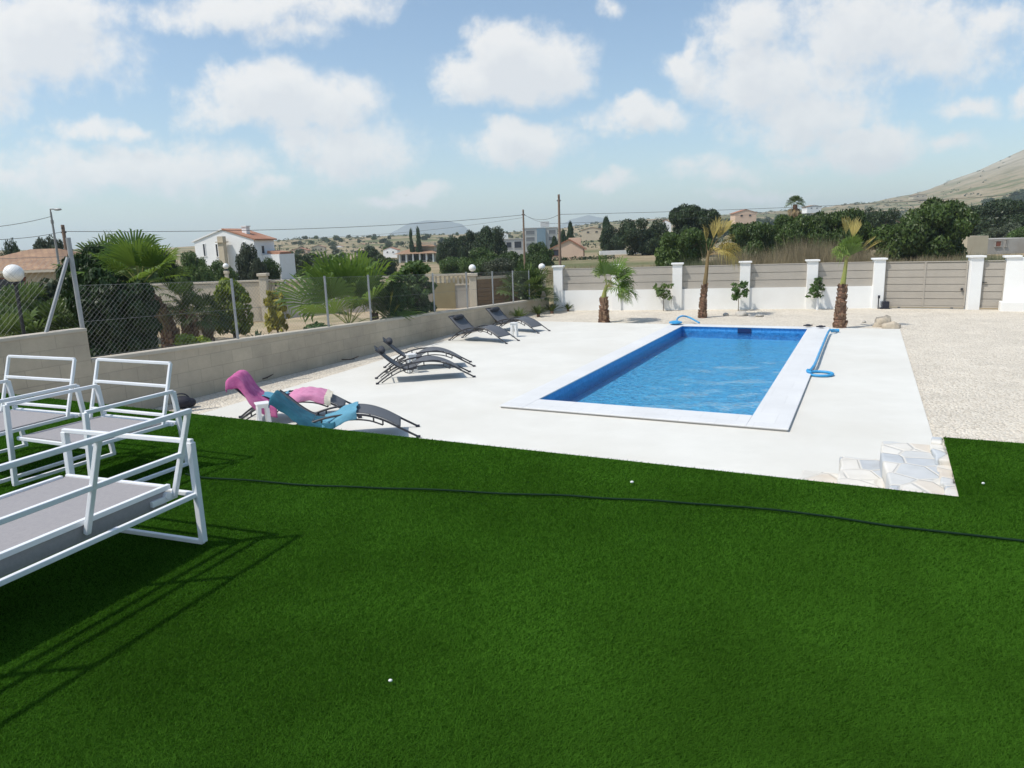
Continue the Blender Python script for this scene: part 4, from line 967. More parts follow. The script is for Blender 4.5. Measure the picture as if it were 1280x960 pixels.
for i, (x, Y, R, top, lb) in enumerate([(128,13.6,.46,338,'dark conifer column hedge nearest the tall fence corner post'),(166,13.9,.45,347,'dark conifer bush beside the trunk of the large fan palm'),(108,15.5,.5,322,'dark conifer behind the leaning fence brace'),(135,17.2,.6,308,'dark conifer filling the gap behind the conifer column hedge')]):
    l = gloc(x, Y); hh = htop(x, top, Y, l.z); bush('conifer', lb, 'conifer', l, R, hh, 14000, .045, 'leaf_cypress', 100+i, 40, 2.6, 1, .3, .5, col_, 2)
l = gloc(291, 17.5); bush('conifer', 'lime green conifer bush behind the second fence post', 'conifer', l, .5, htop(291, 350, 17.5, l.z), 7000, .05, 'leaf_lime', 110, 60, 2.4, 1, .18, .3, lambda z: math.sin(math.pi*(.2+.75*z))**.7, 2)
l = gloc(522, 20.5); bush('shrub', 'dense dark green leafy shrub left of the small door in the cream wall', 'shrub', l, .62, htop(515, 325, 20.5, l.z), 6500, .07, 'leaf_bush', 111, 60, 1.5, 0, .16, .28)
l = gloc(500, 19.6); bush('shrub', 'thin upright leafy shrub just left of the dense dark shrub', 'shrub', l, .4, htop(500, 338, 19, l.z), 2000, .07, 'leaf_citrus', 112, 40, 1.7, 0, .14, .24)
l = gloc(346, 18.5); bush('shrub', 'yellow leaved shrub in the dry garden', 'shrub', l, .34, htop(345, 362, 18.5, l.z), 1300, .07, 'leaf_yellow', 113, 40, 2.2, 1, .12, .2)
l = gloc(232, 14.5); bush('shrub', 'low green ground plant at the foot of the large fan palm', 'shrub', l, .4, .42, 1500, .06, 'leaf_lime', 114, 14)
l = gloc(405, 16.7); bush('shrub', 'low bright green plant under the broad palm clump', 'shrub', l, .5, .4, 1800, .06, 'leaf_citrus', 115, 14)
def agave(label, loc, s, mt, seed, n=34):
    r = random.Random(seed); t = thing('agave', label, 'agave', loc, 0, 'agaves in the dry garden'); mb = MB()
    for k in range(n):
        a = r.uniform(0,6.28); el = r.uniform(.35,1.4); l = s*r.uniform(.7,1.1); d = Vector((math.cos(a)*math.cos(el), math.sin(a)*math.cos(el), math.sin(el))); sd = Vector((-math.sin(a), math.cos(a), 0)); w_ = .045*s/.6
        P = [Vector((0,0,.03))+d*l*q+Vector((0,0,-.18*l*q*q)) for q in (0,.35,.7,1)]
        for i in range(3):
            w0, w1 = w_*(1,1.1,.7,.05)[i], w_*(1,1.1,.7,.05)[i+1]; mb.add([P[i]-sd*w0, P[i], P[i]+sd*w0, P[i+1]+sd*w1, P[i+1]-Vector((0,0,.01)), P[i+1]-sd*w1], [(0,1,4,5),(1,2,3,4)])
    mb.build('leaves', M[mt], t)
for i, (x, Y, s, lb) in enumerate([(330,15.0,.55,'spiky agave rosette between two fence posts'),(352,15.9,.42,'smaller agave right of the spiky rosette'),(492,19.1,.62,'grey green agave at the foot of the thin shrub'),(320,16.2,.45,'agave behind the spiky rosette'),(450,18.0,.4,'yellowish agave under the broad palm clump')]):
    agave(lb, gloc(x, Y), s, 'leaf_agave' if i != 4 else 'leaf_yellow', 130+i)
for i, (x, Y, th, cr, mt, lb) in enumerate([(8,13.2,.25,.95,'leaf_fan_dark','feathery palm at the left edge beside the globe lamp'),(52,14.2,.35,.9,'leaf_fan_dark','feathery palm between the globe lamp and the fence brace'),(30,16,.5,1.0,'leaf_fan_dark','taller palm behind the globe lamp')]):
    palm('fan_palm', lb, gloc(x, Y), th, cr, 18, 140+i, mt, 2, .1, el0=.0)
l = gloc(70, 17); bush('shrub', 'grey green shrub below the brown tiled roof', 'shrub', l, 1.0, htop(70, 352, 17, l.z), 5000, .08, 'leaf_olive', 117, 26)
l = gloc(660, 26.3); palm('fan_palm', 'palm growing in front of the brown plank gate', l, .35, 1.1, 22, 150, 'leaf_fan_dark', 2, .1, el0=.0)
for i, (x, Y, R, top, lb) in enumerate([(654,26.0,.3,343,'rounded shrub in front of the brown gate by the fence'),(668,26.6,.26,350,'shrub below the right globe lamp pillar')]):
    l = gloc(x, Y); bush('shrub', lb, 'shrub', l, R, htop(x, top, Y, l.z), 2200, .07, 'leaf_bush', 118+i, 18)
# --- dry grass beyond the white wall (stuff)
def grass(name, label, mt, spots, n, hh, w_):
    out = []
    for (px0, px1, Y0, Y1, k, hm) in spots:
        m_ = int(n*k); px = NR.uniform(px0, px1, m_); Y = NR.uniform(Y0, Y1, m_)
        for i in range(m_):
            d = ray(px[i], 300); x, y = d.x*Y[i], Y[i]; x += NR.normal(0,.3)
            if yardside(x, y)[1] < .3 and yardside(x, y)[0] < .3: continue
            z = zt(x, y); h = hh*hm*NR.uniform(.4, 1.15)*(.65+.6*noise.noise(Vector((x*.35, y*.2, 1)))); th = NR.uniform(0, 6.28); a, b = math.cos(th)*w_/2, math.sin(th)*w_/2
            lx, ly = NR.normal(0,.22)*h, NR.normal(0,.22)*h
            out += [(x-a, y-b, z-.1), (x+a, y+b, z-.1), (x+lx, y+ly, z+h)]
    V = np.array(out); tag(npmesh(name, V, np.arange(len(V)).reshape(-1, 3), M[mt]), label, 'grass', kind='stuff')
grass('dry_grass', 'tall dry beige grass behind the white boundary wall', 'dry_blade', [(900,1100,31,40,1.6,1.0),(1050,1210,36,46,.5,.6),(720,900,34,60,.7,.3),(560,720,40,60,.5,.3)], 14000, 2.1, .035)
grass('weeds', 'grey green weeds behind the white wall', 'green_blade', [(840,960,30,38,1,.75),(1150,1300,28,38,1.7,.62)], 9000, 1.9, .04)
# ---------------------------------------------------------------- trees beyond
def crown_mesh(seed, kind, n):
    r = random.Random(seed)
    if kind == 'pine': cl = clumpset(seed, 34, 1.0, .12, .88, .2, .36, .6, lambda z: math.sin(math.pi*(.18+.68*z))**.55); cl += [((0,0,.45),(.6,.6,.3))]; size = .036
    elif kind == 'umbrella': cl = clumpset(seed, 30, 1.0, .42, .92, .2, .36, .45, lambda z: math.sin(math.pi*(.2+.6*z))**.5); cl += [((0,0,.65),(.6,.6,.2))]; size = .038
    elif kind == 'round': cl = clumpset(seed, 30, 1.0, .15, .88, .22, .38, .7); cl += [((0,0,.5),(.6,.6,.3))]; size = .042
    elif kind == 'cone': cl = clumpset(seed, 40, 1.0, .05, .97, .22, .42, .35, lambda z: (1-z)**.7*.9+.08); size = .12
    V, Fc = leafcloud(cl, n, size if n > 600 else .16, aspect=2.3, seed=seed, shell=.3, jit=.9)
    return V, Fc
PR = {}
def proto(kind, mt, n, seed):
    k = (kind, mt, n, seed)
    if k not in PR:
        V, Fc = crown_mesh(seed, kind, int(n*3.6) if n > 1000 else n); me = npmesh('crown', V, Fc, None); me.materials.append(M[mt])
        mb = MB(); r = random.Random(seed); top = {'pine':.5,'umbrella':.6,'round':.5,'cone':.9}[kind]
        mb.tube([(0,0,-.08),(.02,.01,.2),(-.02,.02,top)], [.05,.042,.02], 7)
        for j in range(6 if kind != 'cone' else 0):
            a = r.uniform(0,6.28); z = r.uniform(.2,top); mb.tube([(0,0,z),(.3*math.cos(a),.3*math.sin(a),z+.14),(.6*math.cos(a),.6*math.sin(a),z+.24)], [.02,.014,.006], 5)
        PR[k] = (me, mb.mesh('trunk', M['trunk']))
    return PR[k]
def tree(name, label, px, Y, top, width, kind='pine', mt='leaf_pine', n=5200, seed=1, base=None, group=None, cat='tree', rz=None):
    p = atY(px, 300, Y); p.z = zt(p.x, p.y) if base is None else atY(px, base, Y).z
    h = atY(px, top, Y).z-p.z; R = width*Y/F/2
    t = thing(name, label, cat, p, rng.uniform(0, 6.28) if rz is None else rz, group, (R, R, max(.5, h)))
    a, b = proto(kind, mt, n, seed)
    for nm_, me in (('crown', a), ('trunk', b)):
        o = bpy.data.objects.new(nm_, me); COL.objects.link(o); o.parent = t
    return t
G1 = 'pines beyond the white wall'
for a in [
 ('pine_tree','largest broad pine, behind the sliding gate',1150,52,250,112,'pine','leaf_pine',8500,1),
 ('pine_tree','broad pine between the date palm and the bundled yard palm',1046,56,264,76,'pine','leaf_pine',6500,2),
 ('pine_tree','broad pine directly below the shaggy far palm',990,58,269,68,'pine','leaf_pine',6500,3),
 ('pine_tree','pine right of the dried palm crown',938,56,278,64,'pine','leaf_pine',6500,4),
 ('pine_tree','bright green low pine left of the dried palm crown',855,48,287,66,'pine','leaf_pine',6500,5),
 ('pine_tree','tall dark pine leaning over the bright green pine',868,85,258,60,'umbrella','leaf_pine_dark',5200,6),
 ('pine_tree','wide dark pine behind the blue shed',803,100,273,62,'pine','leaf_pine_dark',5200,7),
 ('pine_tree','dark pine left of the wide one behind the white low wall',768,115,281,36,'pine','leaf_pine_dark',3500,1),
 ('pine_tree','dark pine at the right edge under the mountain',1262,100,250,80,'pine','leaf_pine_dark',4500,2),
 ('pine_tree','dark pine behind the ruined wall, left of the edge one',1212,105,258,66,'pine','leaf_pine_dark',4500,3),
 ('pine_tree','small pine squeezed left of the ruined wall',1186,62,282,34,'pine','leaf_pine_dark',3500,4),
 ('pine_tree','pine peeking over the left shoulder of the largest pine',1100,90,262,54,'pine','leaf_pine_dark',4000,5),
 ('pine_tree','far pine left of the largest pine against the hill',1075,130,262,40,'pine','leaf_pine_dark',3000,6)]: tree(*a, group=G1)
tree('olive_tree','yellow green tree behind the grey ruined wall',1258,85,281,56,'round','leaf_olive',3500,8)
tree('olive_tree','small olive tree at the right edge above the end wall',1285,75,283,40,'round','leaf_bush',3000,9)
G2 = 'trees behind the brown gate'
for a in [
 ('pine_tree','tall dark pine, left half of the pair behind the left globe pillar',588,118,288,34,'pine','leaf_pine_dark',4500,1),
 ('pine_tree','tall dark pine, right half of the pair behind the left globe pillar',612,112,284,40,'pine','leaf_pine_dark',4500,2),
 ('pine_tree','dark tree to the right of the far villa',562,120,298,34,'pine','leaf_pine_dark',4500,3),
 ('pine_tree','dark tree between the villa tree and the tall pine pair',572,125,297,38,'round','leaf_pine_dark',4500,4),
 ('broadleaf_tree','mid green tree right behind the left globe pillar',600,72,312,52,'round','leaf_bush',4500,8),
 ('broadleaf_tree','mid green tree under the far villa',568,80,321,44,'round','leaf_bush',4500,9),
 ('broadleaf_tree','mid green tree in front of the grey flat house',640,78,316,48,'round','leaf_bush',4500,10),
 ('broadleaf_tree','dark green tree left of the pink house',671,74,306,46,'round','leaf_bush',4500,8),
 ('broadleaf_tree','pale bushy tree behind the two garden pillars',622,66,322,44,'round','leaf_olive',4000,9)]: tree(*a, group=G2)
for x, Y, top, w_, lb in [(713,150,281,13,'tall pointed cypress right of the leaning utility pole'),(704,152,290,12,'shorter cypress left of the tall pointed one'),(693,152,297,12,'lowest cypress of the row beside the pink house'),(758,165,275,17,'pointed conifer behind the pink house roof')]:
    tree('cypress', lb, x, Y, top, w_, 'cone', 'leaf_cypress', 1800, 12, group='cypresses near the pink house', cat='cypress')
for x, Y, top, w_, lb in [(514,185,289,9,'slender tiered conifer, left of the two beside the villa roof'),(523,185,287,10,'slender tiered conifer, right of the two beside the villa roof')]:
    tree('conifer', lb, x, Y, top, w_, 'cone', 'leaf_cypress', 900, 13, group='conifers above the far villa', cat='conifer')
G3 = 'trees around the white house'
for a in [
 ('olive_tree','grey green olive in front of the white gable house',310,62,309,38,'round','leaf_olive',4500,8),
 ('broadleaf_tree','dark bush at the right corner of the white house',335,64,322,26,'round','leaf_bush',3000,9),
 ('broadleaf_tree','dark hedge bush below the narrow house windows',268,60,328,42,'round','leaf_bush',3000,10),
 ('broadleaf_tree','dark tree left of the white house behind the palm',236,55,318,44,'round','leaf_bush',3500,8),
 ('broadleaf_tree','dark wide tree right of the white house annex',378,98,317,46,'pine','leaf_pine_dark',4000,3),
 ('broadleaf_tree','dark tree between the annex tree and the broad palm',408,95,319,46,'round','leaf_bush',4000,9),
 ('broadleaf_tree','mid green tree behind the baluster wall',392,62,332,50,'round','leaf_bush',3500,10),
 ('broadleaf_tree','dark tree behind the top of the broad palm clump',455,110,309,38,'pine','leaf_pine_dark',3500,1),
 ('broadleaf_tree','dark tree behind the yellow palm leaf',478,100,318,40,'round','leaf_pine_dark',3500,9),
 ('broadleaf_tree','tree between the hedge conifers and the fan palm crown',158,34,309,60,'round','leaf_bush',5000,10),
 ('broadleaf_tree','tree just behind the fan palm crown',205,36,318,60,'round','leaf_pine_dark',5000,8),
 ('broadleaf_tree','tree rising behind the brown tiled roof',62,58,297,50,'round','leaf_olive',5000,9),
 ('broadleaf_tree','low far tree over the left end of the tiled roof',12,70,304,30,'round','leaf_pine_dark',2500,10)]: tree(*a, group=G3)
# shaggy date palm
p = atY(992, 300, 95); p.z = zt(p.x, p.y); th = htop(992, 256, 95, p.z)
dpm = thing('palm_tree', 'shaggy far palm with brown skirt standing above the pines', 'palm tree', p); mb = MB(); mb.tube([(0,0,-.2),(0,0,th)], [.45,.3], 8); mb.build('trunk', M['palm_trunk'], dpm)
mb, pe, dk = MB(), MB(), MB()
for k in range(22):
    a = k*2.4; el = .1+1.35*(k/22); fan_leaf(mb, None, (0,0,th), (math.cos(a)*math.cos(el), math.sin(a)*math.cos(el), math.sin(el)), .6, .95, .9, 14, 1.3)
for k in range(40):
    a = rng.uniform(0,6.28); el = rng.uniform(-1.4,-.5); fan_leaf(dk, None, (0,0,th-rng.uniform(-.1,2.0)), (math.cos(a)*math.cos(el), math.sin(a)*math.cos(el), math.sin(el)), .5, 1.0, .8, 10, .9)
mb.build('crown', M['leaf_fan_dark'], dpm); dk.build('dead_skirt', M['leaf_drybrown'], dpm)
# far scattered trees on the hills
far_t = []
r2 = random.Random(21); k = 0
words = ['low dark', 'rounded', 'small grey green', 'thin', 'squat']
def far_tree(px, Y, w_, hpx, kind, mt, label=None):
    p = atY(px, 300, Y); z = zt(p.x, p.y)
    t = thing('hill_tree', label, 'tree', (p.x, p.y, z-.2), r2.uniform(0,6.28), 'trees scattered over the far hillside', (w_*Y/F/2, w_*Y/F/2, hpx*Y/F))
    a, b = proto(kind, mt, 500, r2.choice([3,4,9])); o = bpy.data.objects.new('crown', a); COL.objects.link(o); o.parent = t
FL = 'small dark tree among many scattered over the far hillside'
for i in range(170):
    px = r2.uniform(355, 680) if i < 85 else r2.uniform(735, 1290); Y = r2.uniform(170, 620)
    far_tree(px, Y, r2.uniform(5, 13)*(300/Y)**.6, r2.uniform(4, 8)*(300/Y)**.6, r2.choice(['pine','round']), r2.choice(['leaf_pine_dark','leaf_bush','leaf_olive']), FL)
for i in range(110):
    px = r2.uniform(870, 1290); Y = r2.uniform(200, 640); far_tree(px, Y, r2.uniform(14, 28)*(300/Y)**.6, r2.uniform(7, 13)*(300/Y)**.6, 'pine', 'leaf_pine_dark', FL)
# hillside scrub (stuff)
out = []
for i in range(5200):
    px = NR.uniform(340, 1300) if i < 2600 else NR.uniform(880, 1300); Y = NR.uniform(180, 1300) if i < 2600 else NR.uniform(160, 700); d = ray(px, 300); x = d.x*Y; z = zt(x, Y)
    n_ = noise.noise(Vector((x*.01, Y*.006, 9)))
    if z > 40 and NR.random() < .85: continue
    if n_ < -.15 and NR.random() < .8: continue
    cl = [((x, Y, z+.3), tuple(NR.uniform(.7, 2.4)*(Y/400)**.5*np.array([1, 1, .55])))]
    out.append(leafcloud(cl, 22, .6*(Y/400)**.5, shell=.4, seed=i)[0])
V = np.concatenate(out); tag(npmesh('scrub', V, np.arange(len(V)).reshape(-1, 4), M['leaf_olive']), 'low scrub dotted over the dry hillside', 'scrub', kind='stuff')
# ---------------------------------------------------------------- buildings
def win(mb_parent, x, z, w_, h_, y, n, mtf='frame_beige', mtg='window_dark', ax='x'):
    """window on a wall: frame proud of the wall, pane set in it. n = outward sign along the other axis"""
    f, g_ = MB(), MB(); e = .06
    def bx(mb, cx, cz, ww_, hh_, off, th):
        if ax == 'x': mb.box((cx, y+n*off, cz), (ww_, th, hh_))
        else: mb.box((y+n*off, cx, cz), (th, ww_, hh_))
    bx(f, x, z+h_/2, w_+2*e, e, .02, .06); bx(f, x, z-h_/2, w_+2*e+.06, e, .03, .1); bx(f, x-w_/2, z, e, h_-.05, .02, .06); bx(f, x+w_/2, z, e, h_-.05, .02, .06)
    o = f.build('window', M[mtf], mb_parent); bx(g_, x, z, w_-e+.01, h_-e+.01, .006, .02); g_.build('pane', M[mtg], o)
def gable(label, loc, rz, w_, d_, he, hr, wallm, roofm, front=(), right=(), over=.25, base=2.0, asym=0.0, name='house', group=None, leftwhite=False):
    t = thing(name, label, 'house', loc, rz, group); xr = w_*(.5+asym)
    mb = MB(); P = [(0,-base),(w_,-base),(w_,he),(xr,hr),(0,he)]
    vs = [(x, 0, z) for x, z in P]+[(x, d_, z) for x, z in P]
    mb.add(vs, [(0,1,2,3,4),(9,8,7,6,5),(0,5,6,1),(1,6,7,2),(2,7,8,3),(3,8,9,4),(4,9,5,0)]); wl_ = mb.build('wall', M[wallm], t)
    mb = MB(); th = .14
    for (xa, za), (xb, zb) in (((xr, hr), (w_, he)), ((xr, hr), (0, he))):
        sl = (zb-za)/(xb-xa); xe = xb+over*(1 if xb > xa else -1); ze = za+sl*(xe-xa)
        y0, y1 = -over*.4, d_+over
        mb.add([(xa,y0,za+.01),(xe,y0,ze+.01),(xe,y1,ze+.01),(xa,y1,za+.01),(xa,y0,za+th),(xe,y0,ze+th),(xe,y1,ze+th),(xa,y1,za+th)], [(0,1,2,3),(4,5,6,7),(0,1,5,4),(1,2,6,5),(2,3,7,6)])
    if leftwhite:
        half = MB(); half.v = mb.v[:8]; half.f = mb.f[:5]; rest = MB(); rest.v = mb.v[8:]; rest.f = [tuple(i-8 for i in f) for f in mb.f[5:]]
        rf = half.build('roof', M[roofm], t); rest.build('roof', M[wallm], t)
    else: rf = mb.build('roof', M[roofm], t)
    for x, z, ww_, hh_, mf in front: win(t, x, z, ww_, hh_, 0, -1, mf)
    for x, z, ww_, hh_, mf in right: win(t, x, z, ww_, hh_, w_, 1, mf, ax='y')
    return t, rf
# white gable house
Yw = 74; p = atY(246, 330, Yw); q = atY(320, 330, Yw); bz = atY(280, 342, Yw).z; wd = (q-p).length; p.z = bz
def hz_(px, py): return atY(px, py, Yw).z-bz
TH = R_(-18); tq, te = ray(320, 330).x, ray(345, 330).x; wd = (tq*p.y-p.x)/(math.cos(TH)-tq*math.sin(TH)); c_ = p+Vector((math.cos(TH), math.sin(TH), 0))*wd; dw = (te*c_.y-c_.x)/(-math.sin(TH)-te*math.cos(TH)); print('house', wd, dw)
t, rf = gable('white two storey gable house with narrow windows and red roof', p, TH, wd, dw, hz_(283,301), hz_(283,287.5), 'house_white', 'roof_tile',
   [(wd*(258-246)/74, hz_(258,312.5), .28, 1.25, 'house_white'), (wd*(274-246)/74, hz_(274,313), .28, 1.3, 'house_white'), (wd*(308-246)/74, hz_(308,310), .28, 1.2, 'house_white')], [(dw*.4, hz_(330,312), .5, .8, 'house_white')], leftwhite=True)
mb = MB(); mb.box((wd*.74, 1.4, hz_(301,291)), (.55, .55, 1.2)); mb.box((wd*.74, 1.4, hz_(301,291)+.62), (.7, .7, .1)); mb.build('chimney', M['house_white'], rf)
mb = MB(); mb.box((wd*.54, -.6, hz_(286,318)-1), (.65, .5, 3.6+2)); mb.box((wd*.54, -.6, hz_(286,302)-.05), (.95, .8, .1)); mb.build('porch', M['house_beige'], t)
mb = MB(); mb.box((wd+1.0, dw*.75, .3), (2.0, dw*.8, 3.0)); mb.build('annex', M['house_white'], t)
mb = MB(); mb.box((wd+1.2, dw*.72, 1.95), (1.5, dw*.6, .28), Matrix.Rotation(.12, 3, 'Y')); mb.build('annex_roof', M['roof_tile'], t)
# pink house
Yp = 92; p = atY(688, 320, Yp); q = atY(729, 320, Yp); bz = atY(705, 323, Yp).z; p.z = bz; wd = (q-p).length
def hp_(px, py): return atY(px, py, Yp).z-bz
t, rf = gable('salmon pink bungalow with low gable and red tiled roof', p, -.12, wd, 7.5, hp_(710,311), hp_(712,300), 'house_pink', 'roof_tile', [(wd*.2, hp_(697,316), .9, .75, 'shutter')], [(1.6, hp_(735,315), .9, 1.0, 'shutter'), (3.9, hp_(735,315), 1.5, 1.1, 'shutter'), (6.0, hp_(735,315), .7, 1.0, 'shutter')], .35, asym=.08)
mb = MB(); mb.box((wd*.72, 4.5, hp_(718,299)-.7), (1.6, 1.8, 1.8)); mb.build('roof_turret', M['house_pink'], t)
tag_h = thing('hedge', 'clipped dark hedge along the foot of the pink house', 'hedge', atY(716, 325, 88)+Vector((0,0,-.1)), .12)
crown('foliage', [((x, 0, .0), (.8, .5, .55)) for x in np.linspace(-3.6, 5.0, 12)], 1500, .16, 'leaf_pine_dark', tag_h, seed=5)
# flat roofed blocks
def block(label, cat, px0, px1, top, bot, Y, dep, mt, wins=(), rz=0.0, name='building', parapet=True, mtg='window_dark'):
    p = atY(px0, bot, Y); q = atY(px1, bot, Y); w_ = abs(q.x-p.x); zt0 = atY((px0+px1)/2, top, Y).z; zb = atY((px0+px1)/2, bot, Y).z
    t = thing(name, label, cat, (p.x, Y, zb), rz); h = zt0-zb
    mb = MB(); mb.box((w_/2, dep/2, h/2-1.5), (w_, dep, h+3)); mb.build('wall', M[mt], t)
    if parapet:
        mb = MB(); mb.box((w_/2, dep/2, h+.06), (w_+.24, dep+.24, .14)); mb.build('roof', M[mt], t)
    for fx, fz, ww_, hh_ in wins: win(t, w_*fx, h*fz, ww_, hh_, 0, -1, mt, mtg)
    return t, w_, h
t, w_, h = block('grey flat roofed apartment block with blue glass bay', 'apartment block', 655, 697, 285, 312, 165, 9, 'house_grey', [(.2,.8,2.0,.9),(.2,.5,2.0,.9),(.2,.22,2.0,.9),(.85,.8,1.6,.9),(.85,.5,1.6,.9)], mtg='window_grey')
mb = MB(); mb.box((w_*.52, -.35, h*.5), (w_*.26, .7, h*.94)); mb.build('glass_bay', M['glass_blue'], t)
mb = MB(); mb.box((w_*.66, 4, h+.9), (2.0, 2.0, 1.2)); mb.build('roof_room', M['house_grey'], t)
t, w_, h = block('low grey flat house in front of the apartment block', 'house', 628, 656, 299, 313, 140, 7, 'house_grey', [(.3,.5,1.0,1.1),(.7,.5,1.4,1.3)], name='house')
t, w_, h = block('ruined beige shed with bare rendered wall', 'shed', 1207, 1233, 295, 326, 60, 6, 'house_beige', [], name='shed', parapet=False)
t, w_, h = block('long grey unplastered wall with one small red window', 'building', 1232, 1300, 298, 326, 63, 5, 'grey_render', [], parapet=False)
win(t, w_*.2, h*.78, .5, .5, 0, -1, 'grey_render', 'shutter'); win(t, w_*.34, h*.8, .12, .6, 0, -1, 'grey_render', 'window_dark')
t, w_, h = block('long low white garden wall across the field', 'wall', 750, 826, 312.5, 320, 108, .4, 'house_white', [], name='garden_wall', rz=.1, parapet=False)
t, w_, h = block('small pale blue shed at the end of the white garden wall', 'shed', 805, 817, 307.5, 318, 104, 2, 'glass_blue', [(.5,.5,.5,.6)], name='shed')
# villa with tiered roofs
Yv = 185; p = atY(497, 326, Yv); q = atY(546, 326, Yv); bz = p.z; vw = q.x-p.x
v = thing('villa', 'far villa with two tiers of brown hipped roof above a white arcade', 'villa', p)
def hv_(py): return atY(520, py, Yv).z-bz
mb = MB(); mb.box((vw/2, 5, hv_(318)/2-1), (vw, 10, hv_(318)+2)); mb.box((vw*.62, 5, (hv_(312)+hv_(305))/2-.5), (vw*.62, 6, 3)); mb.build('wall', M['house_beige'], v)
def hip(mb, x0, x1, y0, y1, z0, z1, ins):
    mb.add([(x0,y0,z0),(x1,y0,z0),(x1,y1,z0),(x0,y1,z0),(x0+ins,(y0+y1)/2,z1),(x1-ins,(y0+y1)/2,z1)], [(0,1,5,4),(1,2,5),(2,3,4,5),(3,0,4),(3,2,1,0)])
mb = MB(); hip(mb, -.8, vw+.6, -2.2, 11, hv_(317), hv_(310), 4); mb.build('roof', M['roof_brown'], v)
mb = MB(); hip(mb, vw*.3, vw*.98, .5, 9, hv_(308.5), hv_(303), 2.5); mb.build('roof', M['roof_brown'], v)
for k in range(6):
    mb = MB(); mb.tube([(vw*(.08+.17*k), -1.6, -1), (vw*(.08+.17*k), -1.6, hv_(317))], .22, 8); mb.build('column', M['house_white'], v)
for k in range(5): win(v, vw*(.165+.17*k), hv_(322), 1.3, 1.5, 0, -1, 'house_white')
# far small houses
FH_ = [(374,318,20,7.5,300,'far terracotta house, leftmost on the hillside right of the white house','roof_tile','house_pink'),(398,314,16,7,330,'far terracotta house right of the leftmost hillside one','roof_tile','house_beige'),(424,311,9,4,380,'tiny far house on the hill above the broad palm','roof_tile','house_white'),(452,310,14,5,420,'far house below the hill crest left of the villa','roof_tile','house_beige'),
 (488,318,18,8,230,'far house with pinkish roof left of the villa','roof_tile','house_white'),(630,297,10,6,330,'far pale house left of the apartment block','roof_tile','house_white'),(740,293,26,8,240,'far beige house behind the pink house','roof_brown','house_beige'),(832,285,13,9,190,'far house between the two dark pines','roof_tile','house_white'),
 (782,304,12,6,170,'pale far house left of the wide dark pine','roof_brown','house_beige'),(932,273,26,10,260,'far red roofed house right of the dried palm','roof_tile','house_pink'),(1018,262,18,5,420,'far white house right of the shaggy palm','roof_brown','house_white'),(1110,279,22,8,160,'far house left behind the largest pine','roof_brown','house_beige'),(1222,285,18,8,150,'far beige house above the ruined shed','roof_brown','house_beige'),(1150,247,16,4,900,'far pale building at the foot of the mountain','roof_brown','house_beige')]
for px, bot, w_, h_, Y, lb, rm, wm in FH_:
    p = atY(px-w_/2, bot, Y); ww_ = w_*Y/F; hh = h_*Y/F
    gable(lb, p, rng.uniform(-.15,.15), ww_, ww_*.7, hh*.62, hh, wm, rm, [(ww_*.3, hh*.3, ww_*.12, hh*.25, wm), (ww_*.7, hh*.3, ww_*.12, hh*.25, wm)], (), ww_*.05, group='houses far away on the hillside')
# house with brown tiled hip roof at the left
Yl = 30; p = atY(-90, 345, Yl); q = atY(78, 336, Yl); ez = 2.12
hl_ = thing('house', 'low house with brown tiled hipped roof at the left edge', 'house', (p.x, Yl, 0)); ww_ = q.x-p.x
mb = MB(); mb.box((ww_/2-.2, 3.4, ez/2-.3), (ww_-.9, 6, ez+.6)); mb.build('wall', M['house_beige'], hl_)
mb = MB(); hip(mb, 0, ww_, 0, 6.8, ez, atY(40, 311.5, Yl+3.4).z, 2.2); mb.build('roof', M['roof_brown'], hl_)
mb = MB(); mb.bar((0,-.02,ez-.06), (ww_,-.02,ez-.06), .12, .1); mb.build('eave', M['cream_wall'], hl_)
win(hl_, ww_*.52, 1.25, 1.6, 1.1, .4, -1, 'shutter')
# ---------------------------------------------------------------- cream garden wall with gate beyond the garden
B = [atY(x, 385, Y) for x, Y in [(-60,24.5),(342,25.6),(588,26.2)]]
cw = thing('garden_wall', 'cream rendered garden wall with open baluster top behind the palms', 'wall', (B[1].x, B[1].y, 0))
o_ = Vector(cw.location)
def ztop_(px, Y, py): return atY(px, py, Y).z
T1 = ztop_(450, 25.8, 346.5)
def seg(i, j):
    a = Vector((B[i].x, B[i].y, 0))-o_; b = Vector((B[j].x, B[j].y, 0))-o_; d = (b-a).normalized(); n = Vector((d.y, -d.x, 0)); Mz = Matrix((d, -n, Vector((0,0,1)))).transposed(); return a, b, d, Mz
a, b, d, Mz = seg(1, 2); c = (a+b)/2; ln = (b-a).length
mb = MB(); mb.box((c.x, c.y, (T1-.42)/2-.2), (ln, .2, T1-.42+.4), Mz); mb.build('wall_face', M['grey_render'], cw)
mb = MB(); mb.box((c.x, c.y, T1-.4), (ln, .24, .05), Mz); mb.box((c.x, c.y, T1-.03), (ln, .24, .07), Mz); mb.build('rails', M['cream_wall'], cw)
mb = MB(); nb = int(ln/.16)
for k in range(nb): p = a+d*(k+.5)*ln/nb; mb.box((p.x, p.y, T1-.22), (.07, .1, .31), Mz)
mb.build('balusters', M['cream_wall'], cw)
mb = MB(); p = a+d*(ln-.95); mb.box((p.x-.0, p.y-.11, .75), (.85, .03, .95), Mz); mb.build('hatch_door', M['ochre'], cw)
a, b, d, Mz = seg(0, 1); c = (a+b)/2; ln = (b-a).length
cw2 = thing('garden_wall', 'plain cream garden wall left of its small pillar, behind the lime green bush', 'wall', (B[1].x, B[1].y, 0))
mb = MB(); mb.box((c.x, c.y, (T1-.05)/2-.2), (ln, .2, T1-.05+.4), Mz); mb.build('wall_face', M['cream_wall'], cw2)
mb = MB(); mb.box((c.x, c.y, T1-.0), (ln, .26, .06), Mz); mb.build('wall_cap', M['cream_wall'], cw2)
